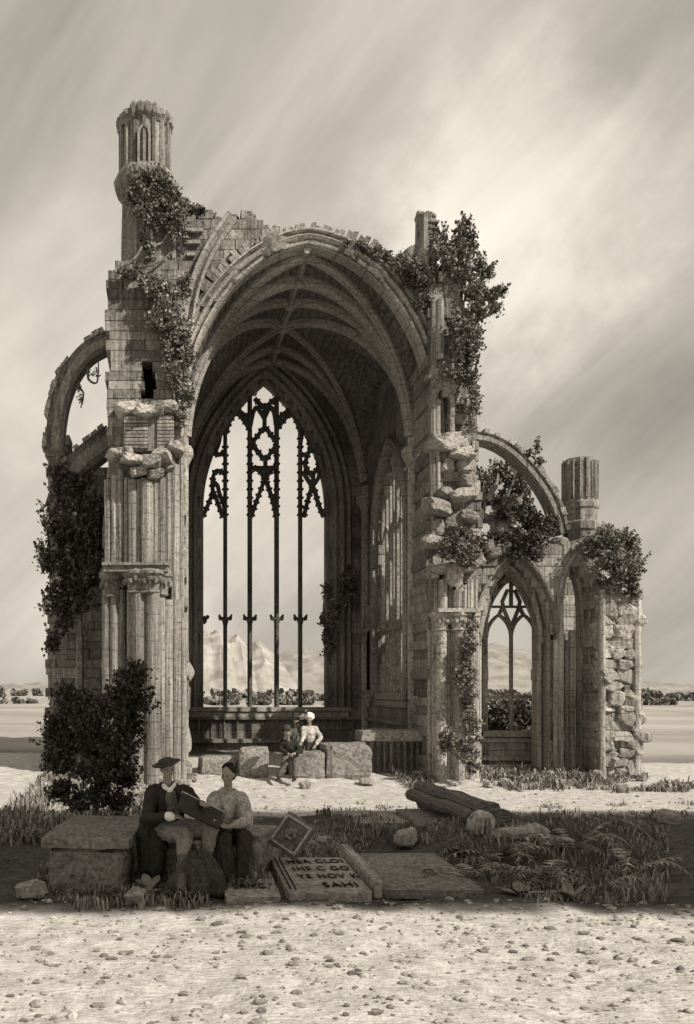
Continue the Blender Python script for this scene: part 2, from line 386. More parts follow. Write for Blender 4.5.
def ground_mat():
    m = material('ground_earth', .02, .13, fine=20, bump=1.0, hatch=((1.2, 5, 1), 6, .35))  # dark earth, with the foreground shade deepened in its colour
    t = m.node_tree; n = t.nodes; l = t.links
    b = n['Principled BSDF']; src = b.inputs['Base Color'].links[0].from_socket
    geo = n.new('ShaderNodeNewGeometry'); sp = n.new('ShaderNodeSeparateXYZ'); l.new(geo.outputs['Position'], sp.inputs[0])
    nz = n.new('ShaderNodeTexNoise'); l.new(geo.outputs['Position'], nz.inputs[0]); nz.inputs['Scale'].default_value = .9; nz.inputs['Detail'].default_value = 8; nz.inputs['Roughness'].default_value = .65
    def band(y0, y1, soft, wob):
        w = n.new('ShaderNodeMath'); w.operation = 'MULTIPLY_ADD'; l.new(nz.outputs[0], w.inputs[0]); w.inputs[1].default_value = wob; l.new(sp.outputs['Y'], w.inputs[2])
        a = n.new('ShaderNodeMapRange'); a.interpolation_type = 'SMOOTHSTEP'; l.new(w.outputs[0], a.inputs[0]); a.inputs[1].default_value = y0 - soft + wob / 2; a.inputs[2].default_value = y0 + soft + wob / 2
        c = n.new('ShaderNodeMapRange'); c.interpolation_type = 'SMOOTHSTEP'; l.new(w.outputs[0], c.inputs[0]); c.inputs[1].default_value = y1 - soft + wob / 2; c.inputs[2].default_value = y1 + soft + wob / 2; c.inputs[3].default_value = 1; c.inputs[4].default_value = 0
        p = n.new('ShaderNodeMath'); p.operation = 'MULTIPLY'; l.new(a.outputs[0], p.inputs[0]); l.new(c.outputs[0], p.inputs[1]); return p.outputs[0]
    b1 = band(16.2, 28.5, .5, 3.0)       # pale gravel in the church, its sunlit band put into the colour
    b2 = band(-60, 9.55, .25, .5)        # made-up pale strip before the graves, added to keep the bottom edge bright
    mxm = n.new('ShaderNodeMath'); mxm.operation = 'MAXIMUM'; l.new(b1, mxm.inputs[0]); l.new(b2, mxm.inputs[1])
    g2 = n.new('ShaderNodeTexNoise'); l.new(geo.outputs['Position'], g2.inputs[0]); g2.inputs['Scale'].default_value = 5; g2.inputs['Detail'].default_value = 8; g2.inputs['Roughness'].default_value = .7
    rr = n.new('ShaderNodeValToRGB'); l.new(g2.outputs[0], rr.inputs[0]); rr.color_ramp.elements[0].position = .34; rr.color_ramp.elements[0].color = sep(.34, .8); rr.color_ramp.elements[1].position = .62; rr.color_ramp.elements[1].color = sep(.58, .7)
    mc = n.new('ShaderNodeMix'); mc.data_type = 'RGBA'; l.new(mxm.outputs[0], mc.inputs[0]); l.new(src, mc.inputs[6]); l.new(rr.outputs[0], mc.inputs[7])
    far = n.new('ShaderNodeMapRange'); l.new(sp.outputs['Y'], far.inputs[0]); far.inputs[1].default_value = 26.5; far.inputs[2].default_value = 33  # distant ground paled, haze put into its colour
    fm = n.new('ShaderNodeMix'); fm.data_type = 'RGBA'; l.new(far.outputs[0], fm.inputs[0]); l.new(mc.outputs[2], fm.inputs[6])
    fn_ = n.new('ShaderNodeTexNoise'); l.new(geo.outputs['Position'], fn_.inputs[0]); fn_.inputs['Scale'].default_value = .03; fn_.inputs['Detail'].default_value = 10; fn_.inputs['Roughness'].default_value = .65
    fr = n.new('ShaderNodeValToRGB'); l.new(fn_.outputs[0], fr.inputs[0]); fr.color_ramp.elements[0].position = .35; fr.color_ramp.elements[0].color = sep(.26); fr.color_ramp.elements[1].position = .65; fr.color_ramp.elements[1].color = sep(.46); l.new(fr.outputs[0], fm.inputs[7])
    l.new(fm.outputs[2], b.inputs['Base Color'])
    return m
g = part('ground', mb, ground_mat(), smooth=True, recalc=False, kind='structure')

import itertools
pb = MB(); rnd = random.Random(8)
for i in range(2600):
    y = rnd.uniform(6.0, 9.9) if i % 3 else rnd.uniform(15.5, 24); x = rnd.uniform(-2.2, .62 * y)
    r_ = .012 + .035 * rnd.random() ** 4; z = gz(x, y)
    pb.rock((x, y, z + r_ * .2), (r_ * rnd.uniform(.8, 1.6), r_, r_ * .6), seed=i, sub=1, amp=.5)
part('gravel', pb, material('pebble_stone', .14, .5, isl=.5), recalc=False, kind='stuff')
M['hillpale'] = material('hill_crag_haze', .22, .46, fine=.08, bump=.2, streak=0)  # hill colours kept pale, with distance haze put into them
for nd in M['hillpale'].node_tree.nodes:
    if nd.type == 'TEX_NOISE': nd.inputs['Scale'].default_value *= .06 if nd.inputs['Scale'].default_value > .5 else 1
M['hilldark'] = material('hill_moor', .22, .36, fine=.1, bump=.2)
for nd in M['hilldark'].node_tree.nodes:
    if nd.type == 'TEX_NOISE': nd.inputs['Scale'].default_value *= .06 if nd.inputs['Scale'].default_value > .5 else 1
def hill(name, Y, depth, prof, mat, seed, amp=3, base=-6):
    """prof: skyline as pixel points; the ridge stands at distance Y and slopes down toward us"""
    mb = MB(); n = 220; m = 60
    px0, px1 = prof[0][0], prof[-1][0]
    def top(px):
        for (a, b), (c, d) in zip(prof, prof[1:]):
            if a <= px <= c: return b + (d - b) * (px - a) / (c - a)
        return prof[-1][1]
    for j in range(m + 1):
        f = j / m                       # 0 foot (near) .. .6 ridge .. 1 back foot
        s = (math.sin(min(f / .6, 1) * math.pi / 2) if f <= .6 else math.cos((f - .6) / .4 * math.pi / 2))
        yy = Y - depth * (.6 - f)
        for i in range(n + 1):
            px = px0 + (px1 - px0) * i / n
            h = CAMH + (VY - top(px)) * Y / F - base
            x = (px - VX) * Y / F
            rg = 1 - 2 * abs(noise.noise(Vector((x * .045 + yy * .01, yy * .02, seed + 9)))); rg2 = 1 - 2 * abs(noise.noise(Vector((x * .13, yy * .05, seed + 19)))); e = amp * (.9 * rg * rg + .5 * rg2 - .7) * min(1, h / 12) + amp * .6 * (noise.noise(Vector((x * .02, yy * .02, seed))) * 1.5 + noise.noise(Vector((x * .06, yy * .05, seed + 5)))) * min(1, h / 12)
            mb.v.append((x, yy, base + max(0, h * s ** 2.4 + e * s)))
    mb.f = [(j * (n + 1) + i, j * (n + 1) + i + 1, (j + 1) * (n + 1) + i + 1, (j + 1) * (n + 1) + i) for j in range(m) for i in range(n)]
    return part(name, mb, mat, smooth=(seed != 3), recalc=False, kind='structure')
hill('hill_crags', 620, 260, [(110, 697), (150, 670), (180, 640), (200, 630), (208, 634), (218, 630), (226, 637), (236, 634), (244, 646), (256, 642), (268, 650), (277, 658), (282, 672), (296, 688), (312, 699)], 'hillpale', 3, 3)
hill('hill_moor', 900, 400, [(-150, 697), (-40, 690), (40, 684), (120, 680), (230, 668), (290, 655), (340, 648), (420, 650), (500, 646), (545, 660), (600, 680), (700, 688), (820, 697)], 'hilldark', 9, 4)
mb = MB()
pts = [(14, 262), (27, 240), (40, 232), (49, 240), (52, 262), (46, 290), (30, 310), (20, 330), (60, 380), (75, 430)]
lv = []
for i, (x, y) in enumerate(pts):
    w = 2.2 + i * .35
    lv += [(x, y - w, gz(x, y) + .12), (x, y + w, gz(x, y) + .12)]
mb.add(lv, [(2 * i, 2 * i + 2, 2 * i + 3, 2 * i + 1) for i in range(len(pts) - 1)])
wm = bpy.data.materials.new('river_water'); wm.use_nodes = True; bb = wm.node_tree.nodes['Principled BSDF']; bb.inputs['Base Color'].default_value = sep(.7); bb.inputs['Roughness'].default_value = .25
nn_ = wm.node_tree.nodes.new('ShaderNodeTexNoise'); nn_.inputs['Scale'].default_value = 40; bu = wm.node_tree.nodes.new('ShaderNodeBump'); bu.inputs['Strength'].default_value = .1; wm.node_tree.links.new(nn_.outputs[0], bu.inputs['Height']); wm.node_tree.links.new(bu.outputs[0], bb.inputs['Normal'])
part('river', mb, wm, kind='structure')

# ============================================================ THE CHOIR
XL, XR, YF, YB = .3, 6.5, 22.2, 30.0
XC, WV, ZS, HV = 3.4, 3.1, 8.7, 4.55
def prof1(u):
    u = min(1, abs(u)); return ZS + HV * (.93 * math.sqrt(1 - u * u) + .07 * (1 - u))
def cross(y, u):
    yc = 26.9 if y >= 23.9 else 20.9
    v = min(1, abs(y - yc) / 3.0)
    return ZS + 3.3 * (.85 * math.sqrt(1 - v * v) + .15 * (1 - v)) + (1 - abs(u)) * 1.0 * (1 - v ** 2)
def ceil(x, y):
    u = (x - XC) / WV
    return max(prof1(u), cross(y, u))
choir = thing('ruined_choir', 'tall roofless-fronted choir of the abbey with ribbed stone vault, great traceried window at its end', 'church ruin', (XC, 26, 0))

# vault: webs laid in courses, shell .35 thick
mb = MB(); ncr = 46; ths = []
for i in range(ncr):
    a = math.pi * i / ncr; ths += [(a, 0), (a + math.pi / ncr * .80, 0), (a + math.pi / ncr * .84, 1), (a + math.pi / ncr * .97, 1)]
ths.append((math.pi, 0))
ys = [YF + .1 + (YB + .1 - YF - .1) * j / 60 for j in range(61)]
nr = len(ths)
for side in (0, 1):
    for j, y in enumerate(ys):
        for th, gr in ths:
            x = XC - WV * math.cos(th); u = (x - XC) / WV
            yy = y
            if j == 0: yy = YF - .1 + .22 * noise.noise(Vector((th * 5, 0, 1)))
            z = ceil(x, yy)
            o = (0.03 if gr else 0) + (.38 if side else 0)
            nrm = Vector((math.cos(th) * -1, 0, math.sin(th) * .9 + .05)).normalized()
            if side: o += .06 * noise.noise(Vector((x * 2, y * 2, 3)))
            mb.v.append((x + nrm.x * o, yy, z + nrm.z * o))
n0 = nr * len(ys)
for j in range(len(ys) - 1):
    for i in range(nr - 1):
        a = j * nr + i
        mb.f.append((a, a + nr, a + nr + 1, a + 1)); mb.f.append((n0 + a, n0 + a + 1, n0 + a + nr + 1, n0 + a + nr))
for i in range(nr - 1):
    mb.f.append((i, i + 1, n0 + i + 1, n0 + i))
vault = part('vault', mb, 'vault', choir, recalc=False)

def rib_pts(x0, y0, x1, y1, n=26, drop=.0):
    """a rib whose plan is the straight line; sampled evenly round the arch"""
    pts = []
    t0 = math.acos(max(-1, min(1, (XC - x0) / WV))); t1 = math.acos(max(-1, min(1, (XC - x1) / WV)))
    for i in range(n + 1):
        th = t0 + (t1 - t0) * i / n; x = XC - WV * math.cos(th)
        f = (x - x0) / (x1 - x0) if abs(x1 - x0) > 1e-6 else i / n
        y = y0 + (y1 - y0) * f
        pts.append(Vector((x, y, ceil(x, y) - drop)))
    return pts
def rib(x0, y0, x1, y1, w=.09, d=.2, n=26):
    p = rib_pts(x0, y0, x1, y1, n)
    dirv = Vector((x1 - x0, y1 - y0, 0)).normalized(); B = Vector((-dirv.y, dirv.x, 0))
    # inside of the vault lies on the negative side of t x B for left-to-right paths
    s = 1
    t = (p[len(p) // 2 + 1] - p[len(p) // 2]); nv = t.cross(B)
    if nv.z > 0: s = -1
    pr = [(-s * .04, -w), (s * d * .5, -w), (s * d * .8, -w * .45), (s * d, -w * .4), (s * d, w * .4), (s * d * .8, w * .45), (s * d * .5, w), (-s * .04, w)]
    m_ = MB(); m_.sweep(p, pr, B); return part('rib', m_, 'rib', vault)
for xs_ in (XL, XR):
    for yr in (22.6, 25.3, 26.9):
        rib(xs_ + (.02 if xs_ == XL else -.02), 23.9, XC, yr, w=.08)
    for yr in (26.9, 28.5):
        rib(xs_ + (.02 if xs_ == XL else -.02), 29.8, XC, yr, w=.07)
rib(XL + .01, 23.9, XR - .01, 23.9, w=.12, d=.26, n=44); rib(XL + .01, 29.85, XR - .01, 29.85, w=.12, d=.2, n=44)
mb = MB(); mb.sweep([(XC + .02 * math.sin(y * 3), y, ceil(XC, y) - .0) for y in [YF + i * .26 for i in range(30)]], [(-.1, -.1), (.05, -.1), (.18, -.04), (.18, .04), (.05, .1), (-.1, .1)], (1, 0, 0))
# wide flat ridge
part('ridge_rib', mb, 'rib', vault)
for yy in (23.9, 25.3, 26.9, 28.5):
    mb = MB(); mb.lathe(XC, yy, [(.03, ceil(XC, yy) - .30), (.13, ceil(XC, yy) - .26), (.17, ceil(XC, yy) - .18), (.14, ceil(XC, yy) - .05)], 10, flute=.12); part('boss', mb, 'rib', vault)

# front arch: moulded order + ragged voussoirs
opening = [(XC - WV * math.cos(math.pi * i / 40), prof1(math.cos(math.pi * i / 40))) for i in range(41)]
path = [(XL, YF, .1)] + [(x, YF, z) for x, z in opening] + [(XR, YF, .1)]
mb = MB()
mb.sweep(path, [(-.02, .35), (-.02, -.02), (.02, -.10), (.08, -.12), (.10, -.02), (.12, .02), (.16, -.12), (.22, -.17), (.27, -.1), (.29, 0), (.33, -.04), (.36, -.16), (.40, -.16), (.41, .35)], (0, 1, 0))
part('arch_moulding', mb, 'rib', choir)
mb = MB(); rnd = random.Random(5); per = 0
P_ = [Vector((x, 0, z)) for x, z in opening]
for i in range(len(P_) - 1):
    for sub in range(2):
        a = P_[i].lerp(P_[i + 1], sub / 2); b = P_[i].lerp(P_[i + 1], (sub + 1) / 2)
        t = (b - a).normalized(); nn = t.cross(Vector((0, 1, 0)))
        if rnd.random() < .08: continue
        th_ = (i + .5) / 40; fl_ = .05 + (.55 * max(0, (th_ - .55) / .45) ** .8 if th_ > .55 else .30 * max(0, (.45 - th_) / .45))
        o0, o1 = .41, .41 + fl_ + rnd.uniform(0, .12); w = .006
        y0 = YF - .1 + rnd.uniform(-.06, .05); y1 = YF + .6
        q = [a + t * w + nn * o0, b - t * w + nn * o0, b - t * w + nn * (o1 + rnd.uniform(-.04, .04)), a + t * w + nn * o1]
        vs = [Vector((p.x, y0, p.z)) for p in q] + [Vector((p.x, y1, p.z)) for p in q]
        mb.add(vs, [(0, 1, 2, 3), (7, 6, 5, 4), (0, 4, 5, 1), (1, 5, 6, 2), (2, 6, 7, 3), (3, 7, 4, 0)])
part('voussoirs', mb, 'stone', choir)
opn = [(XL - .45, 0)] + [(XC + (x - XC) * 1.15, ZS + (z - ZS) * 1.1) for x, z in opening] + [(XR + .45, 0)]
outl = pxpoly([(174, 500), (172, 206), (180, 212), (190, 217), (200, 213), (214, 214), (222, 219), (234, 221), (243, 213), (256, 218), (262, 225), (276, 226), (285, 230), (300, 234), (312, 230), (326, 234), (340, 240), (352, 242), (362, 247), (378, 256), (392, 264), (404, 262), (420, 278), (434, 296), (446, 300), (446, 520), (440, 790), (174, 790)], YF)
mb = MB(); masonry(mb, front(YF), lambda x, z: x < XC and inpoly(x, z, outl) and not inpoly(x, z, opn), -1, 8.5, 0, 14.6, -.75, .0, ch=.27, bl=(.3, .6), jit=.03, seed=3)
part('gable_wall', mb, 'stone', choir)
mb = MB(); masonry(mb, front(YF), lambda x, z: x >= XC and inpoly(x, z, outl) and not inpoly(x, z, opn), -1, 8.5, 0, 14.6, -.75, .0, ch=.27, bl=(.3, .6), jit=.03, seed=4)
part('gable_wall', mb, 'stone', choir)

mb = MB(); ol = [P(x, y, YF - .12) for x, y in smoothp([(186, 345), (190, 305), (199, 272), (212, 245), (226, 224), (232, 216)], 4)]
mb.sweep(ol, [(-.16, .3), (-.16, -.02), (-.10, -.12), (-.04, -.02), (0, .02), (.04, -.12), (.12, -.12), (.16, 0), (.16, .3)], (0, 1, 0)); part('arch_moulding', mb, 'rib', choir)
mb = MB()
for k, (x0, x1, y) in enumerate(((186, 203, 232), (186, 200, 244), (187, 195, 256))):
    a = P(x0, y, YF - .05); b = P(x1, y - 6, YF); mb.box(a.x, b.x, YF - .09, YF, a.z, a.z + .08)
part('string_courses', mb, 'rib', choir)
# side walls with the tall side window in the right one
win = arc(26.4, 1.75, 6.9, 2.4, 2.2)
niches = []
mb = MB(); masonry(mb, faceL(XR), lambda y, z: not inpoly(y, z, win), YF + .3, YB + .8, -.1, 12.4, -.8, 0, ch=.33, bl=(.5, 1.1), jit=.008, seed=7, c=.012)
swall = part('side_wall', mb, 'dark_stone', choir)
mb = MB(); masonry(mb, faceR(XL), lambda y, z: True, YF + .3, YB + .8, -.1, 12.4, -.7, 0, ch=.33, bl=(.5, 1.1), jit=.008, seed=8, c=.012)
part('side_wall', mb, 'dark_stone', choir)
sw = MB()
for k, (o, d) in enumerate(((0, .0), (.14, -.10), (.30, -.06))):
    a = arc(26.4, 1.75 + o, 6.9, 2.4 + o, 2.1)
    sw.sweep([(XR - .02 + (.25 if k == 0 else 0), y, z) for y, z in a], [(-.08, -.12), (-.02, -.16), (.05, -.12), (.05, .12), (-.08, .12)], (1, 0, 0))
sw_o = part('side_window', sw, 'rib', choir)
mb = MB(); mb.box(XR - .1, XR + .5, 24.55, 28.2, 2.02, 2.2); mb.box(XR - .05, XR + .4, 24.6, 28.15, 1.8, 2.0); part('sill', mb, 'rib', sw_o)
for k in range(7):
    y = 24.65 + 3.5 * (k + 1) / 8
    zt = 6.9 + 2.4 * math.sqrt(max(0, 1 - ((y - 26.4) / 1.75) ** 2)) * .97
    mb = MB(); mb.tube([(XR + .18, y, 2.2), (XR + .18, y, zt)], .055 if k != 3 else .085, 6); part('mullion', mb, 'pale', sw_o)
mb = MB(); mb.box(XR + .1, XR + .27, 24.7, 28.1, 4.1, 4.22); part('transom', mb, 'rib', sw_o)
for y, z in ((24.65 + .44, 6.7), (25.97, 6.7), (26.85, 6.7), (27.7, 6.7)):
    mb = MB(); a = arc(y, .42, z, .6, None, 7); mb.sweep([(XR + .18, p, q) for p, q in a], [(-.04, -.05), (.04, -.05), (.04, .05), (-.04, .05)], (1, 0, 0)); part('tracery', mb, 'pale', sw_o)
# responds: slender shafts running down from the springing on both side walls
for xs_, sg in ((XR, -1), (XL, 1)):
    for y in (23.9, 29.7):
        mb = MB()
        for k, dy in enumerate((-.16, 0, .16)):
            mb.tube([(xs_ + sg * (.06 + (.05 if k == 1 else 0)), y + dy, .1), (xs_ + sg * (.06 + (.05 if k == 1 else 0)), y + dy, ZS + .3)], .08, 8)
        r_ = part('respond', mb, 'rib', choir, smooth=False)
        mb = MB()
        mb.lathe(xs_ + sg * .04, y, [(.12, ZS - .55), (.24, ZS - .3), (.3, ZS - .2), (.3, ZS - .05), (.24, ZS + .05)], 10, flute=.06); part('capital', mb, 'rib', r_)
# canopied niches on the right wall
def wall_niche(y, z0, z1, w, par):
    mb = MB()
    mb.box(XR - .28, XR + .02, y - w, y + w, z1 - .12, z1)
    mb.prism([(y - w, z1), (y + w, z1), (y + w * .3, z1 + .35), (y, z1 + .75), (y - w * .3, z1 + .35)], 0, .24, mp=faceL(XR - .0))
    mb.prism([(y - w, z1 - .12), (y - w * .7, z1 - .45), (y - w * .45, z1 - .2), (y, z1 - .12), (y + w * .45, z1 - .2), (y + w * .7, z1 - .45), (y + w, z1 - .12)], .2, .28, mp=faceL(XR))
    o = part('niche', mb, 'rib', par)
    mb = MB(); mb.lathe(XR - .1, y, [(.04, z0 - .55), (.1, z0 - .4), (.2, z0 - .12), (.24, z0 - .08), (.24, z0)], 8); part('pedestal', mb, 'pale', o)
    mb = MB()
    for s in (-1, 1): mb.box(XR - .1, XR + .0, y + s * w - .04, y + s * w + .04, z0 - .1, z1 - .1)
    mb.box(XR - .015, XR + .02, y - w, y + w, z0, z1 - .1); part('niche_shade_back', mb, 'letter', o)  # near-black back sheet, the niche's shade put in as colour
wall_niche(23.25, 2.15, 4.5, .28, choir)
wall_niche(29.0, 2.3, 4.3, .26, choir)

# end wall and great window
WX, WH, WSP, WR, WZ0 = 3.17, 2.07, 8.3, 4.3, 1.75
wo = arc(WX, WH, WSP, WR, WZ0, n=18)
wob_ = arc(WX, WH + .1, WSP, WR + .12, WZ0 - .1, n=18)
mb = MB(); masonry(mb, front(YB), lambda x, z: not inpoly(x, z, wob_), XL - .6, XR + .7, -.1, 14.0, -.7, 0, ch=.36, bl=(.5, 1.2), jit=.006, seed=12, c=.012)
part('end_wall', mb, 'dark_stone', choir)
mb = MB()
for o, y0, s in ((0, YB + .22, 1.1), (.2, YB + .02, 1.0), (.42, YB - .06, 1.1), (.66, YB - .1, .8)):
    a = [(x, y0, z) for x, z in arc(WX, WH + o, WSP, WR + o * 1.15, WZ0 - .05, n=18)]
    mb.sweep(a, [(-.02, .3), (-.02, -.02), (.03 * s, -.09), (.09 * s, -.12), (.14 * s, -.07), (.17 * s, .0), (.20 * s, .3)], (0, 1, 0))
gw = part('great_window', mb, 'dark_stone', choir)
mb = MB()
mb.box(WX - WH - .8, WX + WH + .8, YB - .16, YB + .3, WZ0 - .16, WZ0 - .02); mb.box(WX - WH - .7, WX + WH + .7, YB - .1, YB + .3, WZ0 - .34, WZ0 - .18)
part('sill', mb, 'rib', gw)
# string course and panelled dado
mb = MB(); mb.box(XL, XR, YB - .12, YB, 1.32, 1.41); mb.box(XL, XR, YB - .2, YB, .55, .68)
for k in range(15): mb.box(XL + .2 + k * .43, XL + .26 + k * .43, YB - .05, YB, .68, 1.32)
part('dado', mb, 'dark_stone', choir)
mb = MB(); mb.box(XR - .12, XR, YF + .4, YB, 1.32, 1.41); mb.box(XR - .2, XR, YF + .4, YB, .55, .68); part('dado', mb, 'dark_stone', choir)

# tracery traced at the window plane; crop coordinates -> pixels
YT = YB + .3
def C_(x, y): return (195 + x / 4.957, 385 + y / 4.957)
def W_(x, y): p = P(*C_(x, y), YT); return (p.x, YT, p.z)
bar = [(-.065, .12), (-.065, -.04), (-.025, -.11), (.025, -.11), (.065, -.04), (.065, .12)]
thin = [(-.068, .09), (-.068, -.04), (0, -.08), (.068, -.04), (.068, .09)]
def cusps(mb, ps, every=26, size=9, side=(1, -1), start=12):
    """little pointed cusps standing off a bar (crop coordinates)"""
    d = 0; nxt = start
    for a, b in zip(ps, ps[1:]):
        L_ = math.hypot(b[0] - a[0], b[1] - a[1])
        while d + L_ >= nxt and L_ > 0:
            t = (nxt - d) / L_; x = a[0] + (b[0] - a[0]) * t; y = a[1] + (b[1] - a[1]) * t
            ux, uy = (b[0] - a[0]) / L_, (b[1] - a[1]) / L_
            for s in side:
                nx_, ny_ = -uy * s, ux * s
                k = size
                sh = [(x - ux * 5, y - uy * 5), (x + nx_ * (k + 4) - ux * 5.5, y + ny_ * (k + 4) - uy * 5.5), (x + nx_ * (k + 8), y + ny_ * (k + 8)), (x + nx_ * (k + 4) + ux * 5.5, y + ny_ * (k + 4) + uy * 5.5), (x + ux * 5, y + uy * 5)]
                vs = [W_(*q) for q in sh]
                mb.add([(v[0], YT - .05, v[2]) for v in vs] + [(v[0], YT + .06, v[2]) for v in vs], [(0, 1, 2, 3, 4), (9, 8, 7, 6, 5)] + [(i, i + 5, (i + 1) % 5 + 5, (i + 1) % 5) for i in range(5)])
            nxt += every
        d += L_
bott = (P(250, 709, YT).z)
for x, top in ((150, 215), (272, 62), (405, 58), (522, 190)):
    mb = MB(); p = W_(x, top)
    q = P(C_(x, 0)[0], 709, YT)
    mb.sweep([(q.x, YT, bott), (q.x, YT, CAMH + (VY - 480) * YT / F), p], [(a * (1.15 if x in (272, 405) else 1), b) for a, b in bar], (0, 1, 0))
    cusps(mb, [(x, 655), (x, max(top + 60, 250))], every=42, size=10, start=12)
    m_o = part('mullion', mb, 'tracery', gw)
    # foliate collar halfway up
    mb = MB(); c = P(C_(x, 0)[0], 620, YT)
    mb.lathe(c.x, YT - .0, [(.06, c.z - .22), (.09, c.z - .14), (.12, c.z - .04), (.13, c.z + .04), (.10, c.z + .09)], 8, flute=.1)
    for s in (-1, 1):
        mb.rock((c.x + s * .16, YT - .02, c.z + .05), (.09, .07, .09), seed=x + s, sub=1)
        mb.rock((c.x + s * .20, YT - .02, c.z + .14), (.05, .05, .06), seed=x + s + 5, sub=1)
    part('collar', mb, 'tracery', m_o)
for px_ in (204.5, 324):                                   # half collars at the jambs
    c = P(px_, 620, YT); mb = MB(); mb.rock((c.x, YT, c.z), (.1, .1, .16), seed=px_, sub=1); mb.rock((c.x + (.1 if px_ < 250 else -.1), YT, c.z + .1), (.08, .08, .09), seed=px_ + 2, sub=1); part('collar', mb, 'tracery', gw)
TR = [
    ([(38, 655), (62, 600), (92, 540), (115, 590), (138, 655)], 1), ([(92, 545), (86, 500), (90, 455), (108, 425), (150, 440)], 1), ([(92, 480), (112, 500), (122, 540), (150, 610)], 0),
    ([(278, 655), (300, 590), (330, 510), (348, 470), (365, 510), (390, 590), (402, 655)], 1), ([(348, 470), (320, 425), (278, 408)], 1), ([(348, 470), (376, 425), (402, 405)], 1),
    ([(348, 480), (350, 430), (348, 365)], 0), ([(278, 410), (348, 412), (402, 408)], 0),
    ([(280, 290), (312, 250), (345, 212), (378, 250), (405, 290), (378, 330), (348, 370), (312, 330), (280, 290)], 2),
    ([(345, 215), (345, 150), (345, 105)], 0), ([(345, 112), (318, 90), (296, 66)], 1), ([(345, 112), (372, 90), (398, 66)], 1),
    ([(276, 200), (290, 135), (308, 112), (345, 165)], 0), ([(402, 200), (392, 135), (372, 112), (345, 165)], 0),
    ([(155, 240), (170, 185), (205, 138), (240, 170), (268, 215)], 1), ([(205, 138), (212, 118)], 0), ([(410, 215), (440, 175), (476, 140), (505, 180), (520, 225)], 1),
    ([(150, 330), (115, 345), (72, 325)], 1), ([(95, 340), (118, 290), (128, 225)], 0), ([(270, 190), (245, 150), (215, 128)], 1), ([(405, 185), (430, 150), (462, 128)], 1),
    ([(522, 340), (548, 345), (580, 320)], 0), ([(545, 395), (560, 340), (580, 312), (604, 345), (612, 400), (586, 440), (562, 430), (545, 395)], 2),
    ([(586, 440), (586, 520)], 0), ([(540, 655), (555, 590), (584, 505), (612, 590), (638, 655)], 1), ([(584, 505), (560, 470), (536, 430)], 0), ([(586, 500), (612, 460), (618, 420)], 0),
    ([(522, 300), (530, 240), (545, 205)], 0), ([(570, 300), (560, 250), (545, 205)], 1)]
for ps, c in TR:
    mb = MB(); sp_ = smoothp(ps, 4)
    mb.sweep([W_(x, y) for x, y in sp_], thin, (0, 1, 0))
    if c: cusps(mb, sp_, every=34, size=10, side=(1, -1))
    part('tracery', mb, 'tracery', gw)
# ============================================================ LEFT PIER AND TURRET
def shafts(mb, specs, seg=8):
    for (px, Y, pyt, pyb, r) in specs:
        a = P(px, pyt, Y)
        zb = CAMH + (VY - pyb) * Y / F if pyb else 0.0
        mb.tube([(a.x, Y, zb), (a.x, Y, a.z)], r, seg)
def lumps(mb, pts, seed=0):
    rnd = random.Random(seed)
    for (px, py, Y, w, h, d) in pts:
        c = P(px, py, Y) + Vector((0, .26, 0))
        rot = Matrix.Rotation(rnd.uniform(-.25, .25), 3, 'Y') @ Matrix.Rotation(rnd.uniform(-.3, .3), 3, 'Z') @ Matrix.Rotation(rnd.uniform(-.2, .2), 3, 'X')
        sd_ = rnd.uniform(0, 99); vs, fs = ROCK; o = Vector((sd_, sd_ * .3, 1)); pl_ = []
        for ax_ in range(3):
            for sg in (-1, 1):
                v = Vector((rnd.uniform(-.22, .22), rnd.uniform(-.22, .22), rnd.uniform(-.22, .22))); v[ax_] = sg; pl_.append((v.normalized(), rnd.uniform(.85, 1.0)))
        for k in range(6): pl_.append((Vector((rnd.gauss(0, 1), rnd.gauss(0, 1), rnd.gauss(0, 1))).normalized(), rnd.uniform(.95, 1.2)))
        out_ = []
        for v in vs:
            r_ = min(d_ / v.dot(n_) for n_, d_ in pl_ if v.dot(n_) > .05)
            p = v * r_ * (1 + .05 * noise.noise(v * 4 + o)); out_.append(c + rot @ Vector((p.x * w * .55, p.y * d * .6, p.z * h * .56)))
        mb.add(out_, fs)
def _ico():
    import bmesh
    bm = bmesh.new(); bmesh.ops.create_icosphere(bm, subdivisions=3, radius=1); vs = [v.co.copy() for v in bm.verts]; fs = [tuple(v.index for v in f.verts) for f in bm.faces]; bm.free(); return vs, fs
ROCK = _ico()
def caps(name, specs, mat, par):
    for (px, py0, py1, Y, r, d) in specs:
        a = P(px, py0, Y); b = P(px, py1, Y); h = a.z - b.z; mb = MB()
        mb.lathe(a.x, Y, [(r * .8, b.z), (r * .95, b.z + h * .06), (r * .8, b.z + h * .12), (r * .92, b.z + h * .4), (r * 1.25, b.z + h * .72), (r * 1.5, b.z + h * .8), (r * 1.5, b.z + h * .9), (r * 1.3, a.z)], 12, flute=.05)
        for k in range(7):
            th = math.pi * (1 + (k + .5) / 7); mb.rock((a.x + math.cos(th) * r * 1.1, Y + math.sin(th) * r * 1.1, b.z + h * (.5 + .1 * (k % 2))), (r * .28, r * .28, h * .17), seed=px + k, sub=1)
        part(name, mb, mat, par)
YP = 21.4
lp = thing('clustered_pier', 'tall left pier of clustered shafts crowned by a broken round turret', 'pier', P(145, 800, YP) * 1)
lp.location.z = 0
poly = pxpoly([(106, 270), (118, 262), (176, 262), (184, 280), (184, 590), (187, 640), (184, 800), (103, 800), (103, 600), (104, 560), (107, 470), (109, 400), (107, 330)], YP)
slit = pxpoly([(143, 360), (154, 358), (156, 400), (144, 402)], YP)
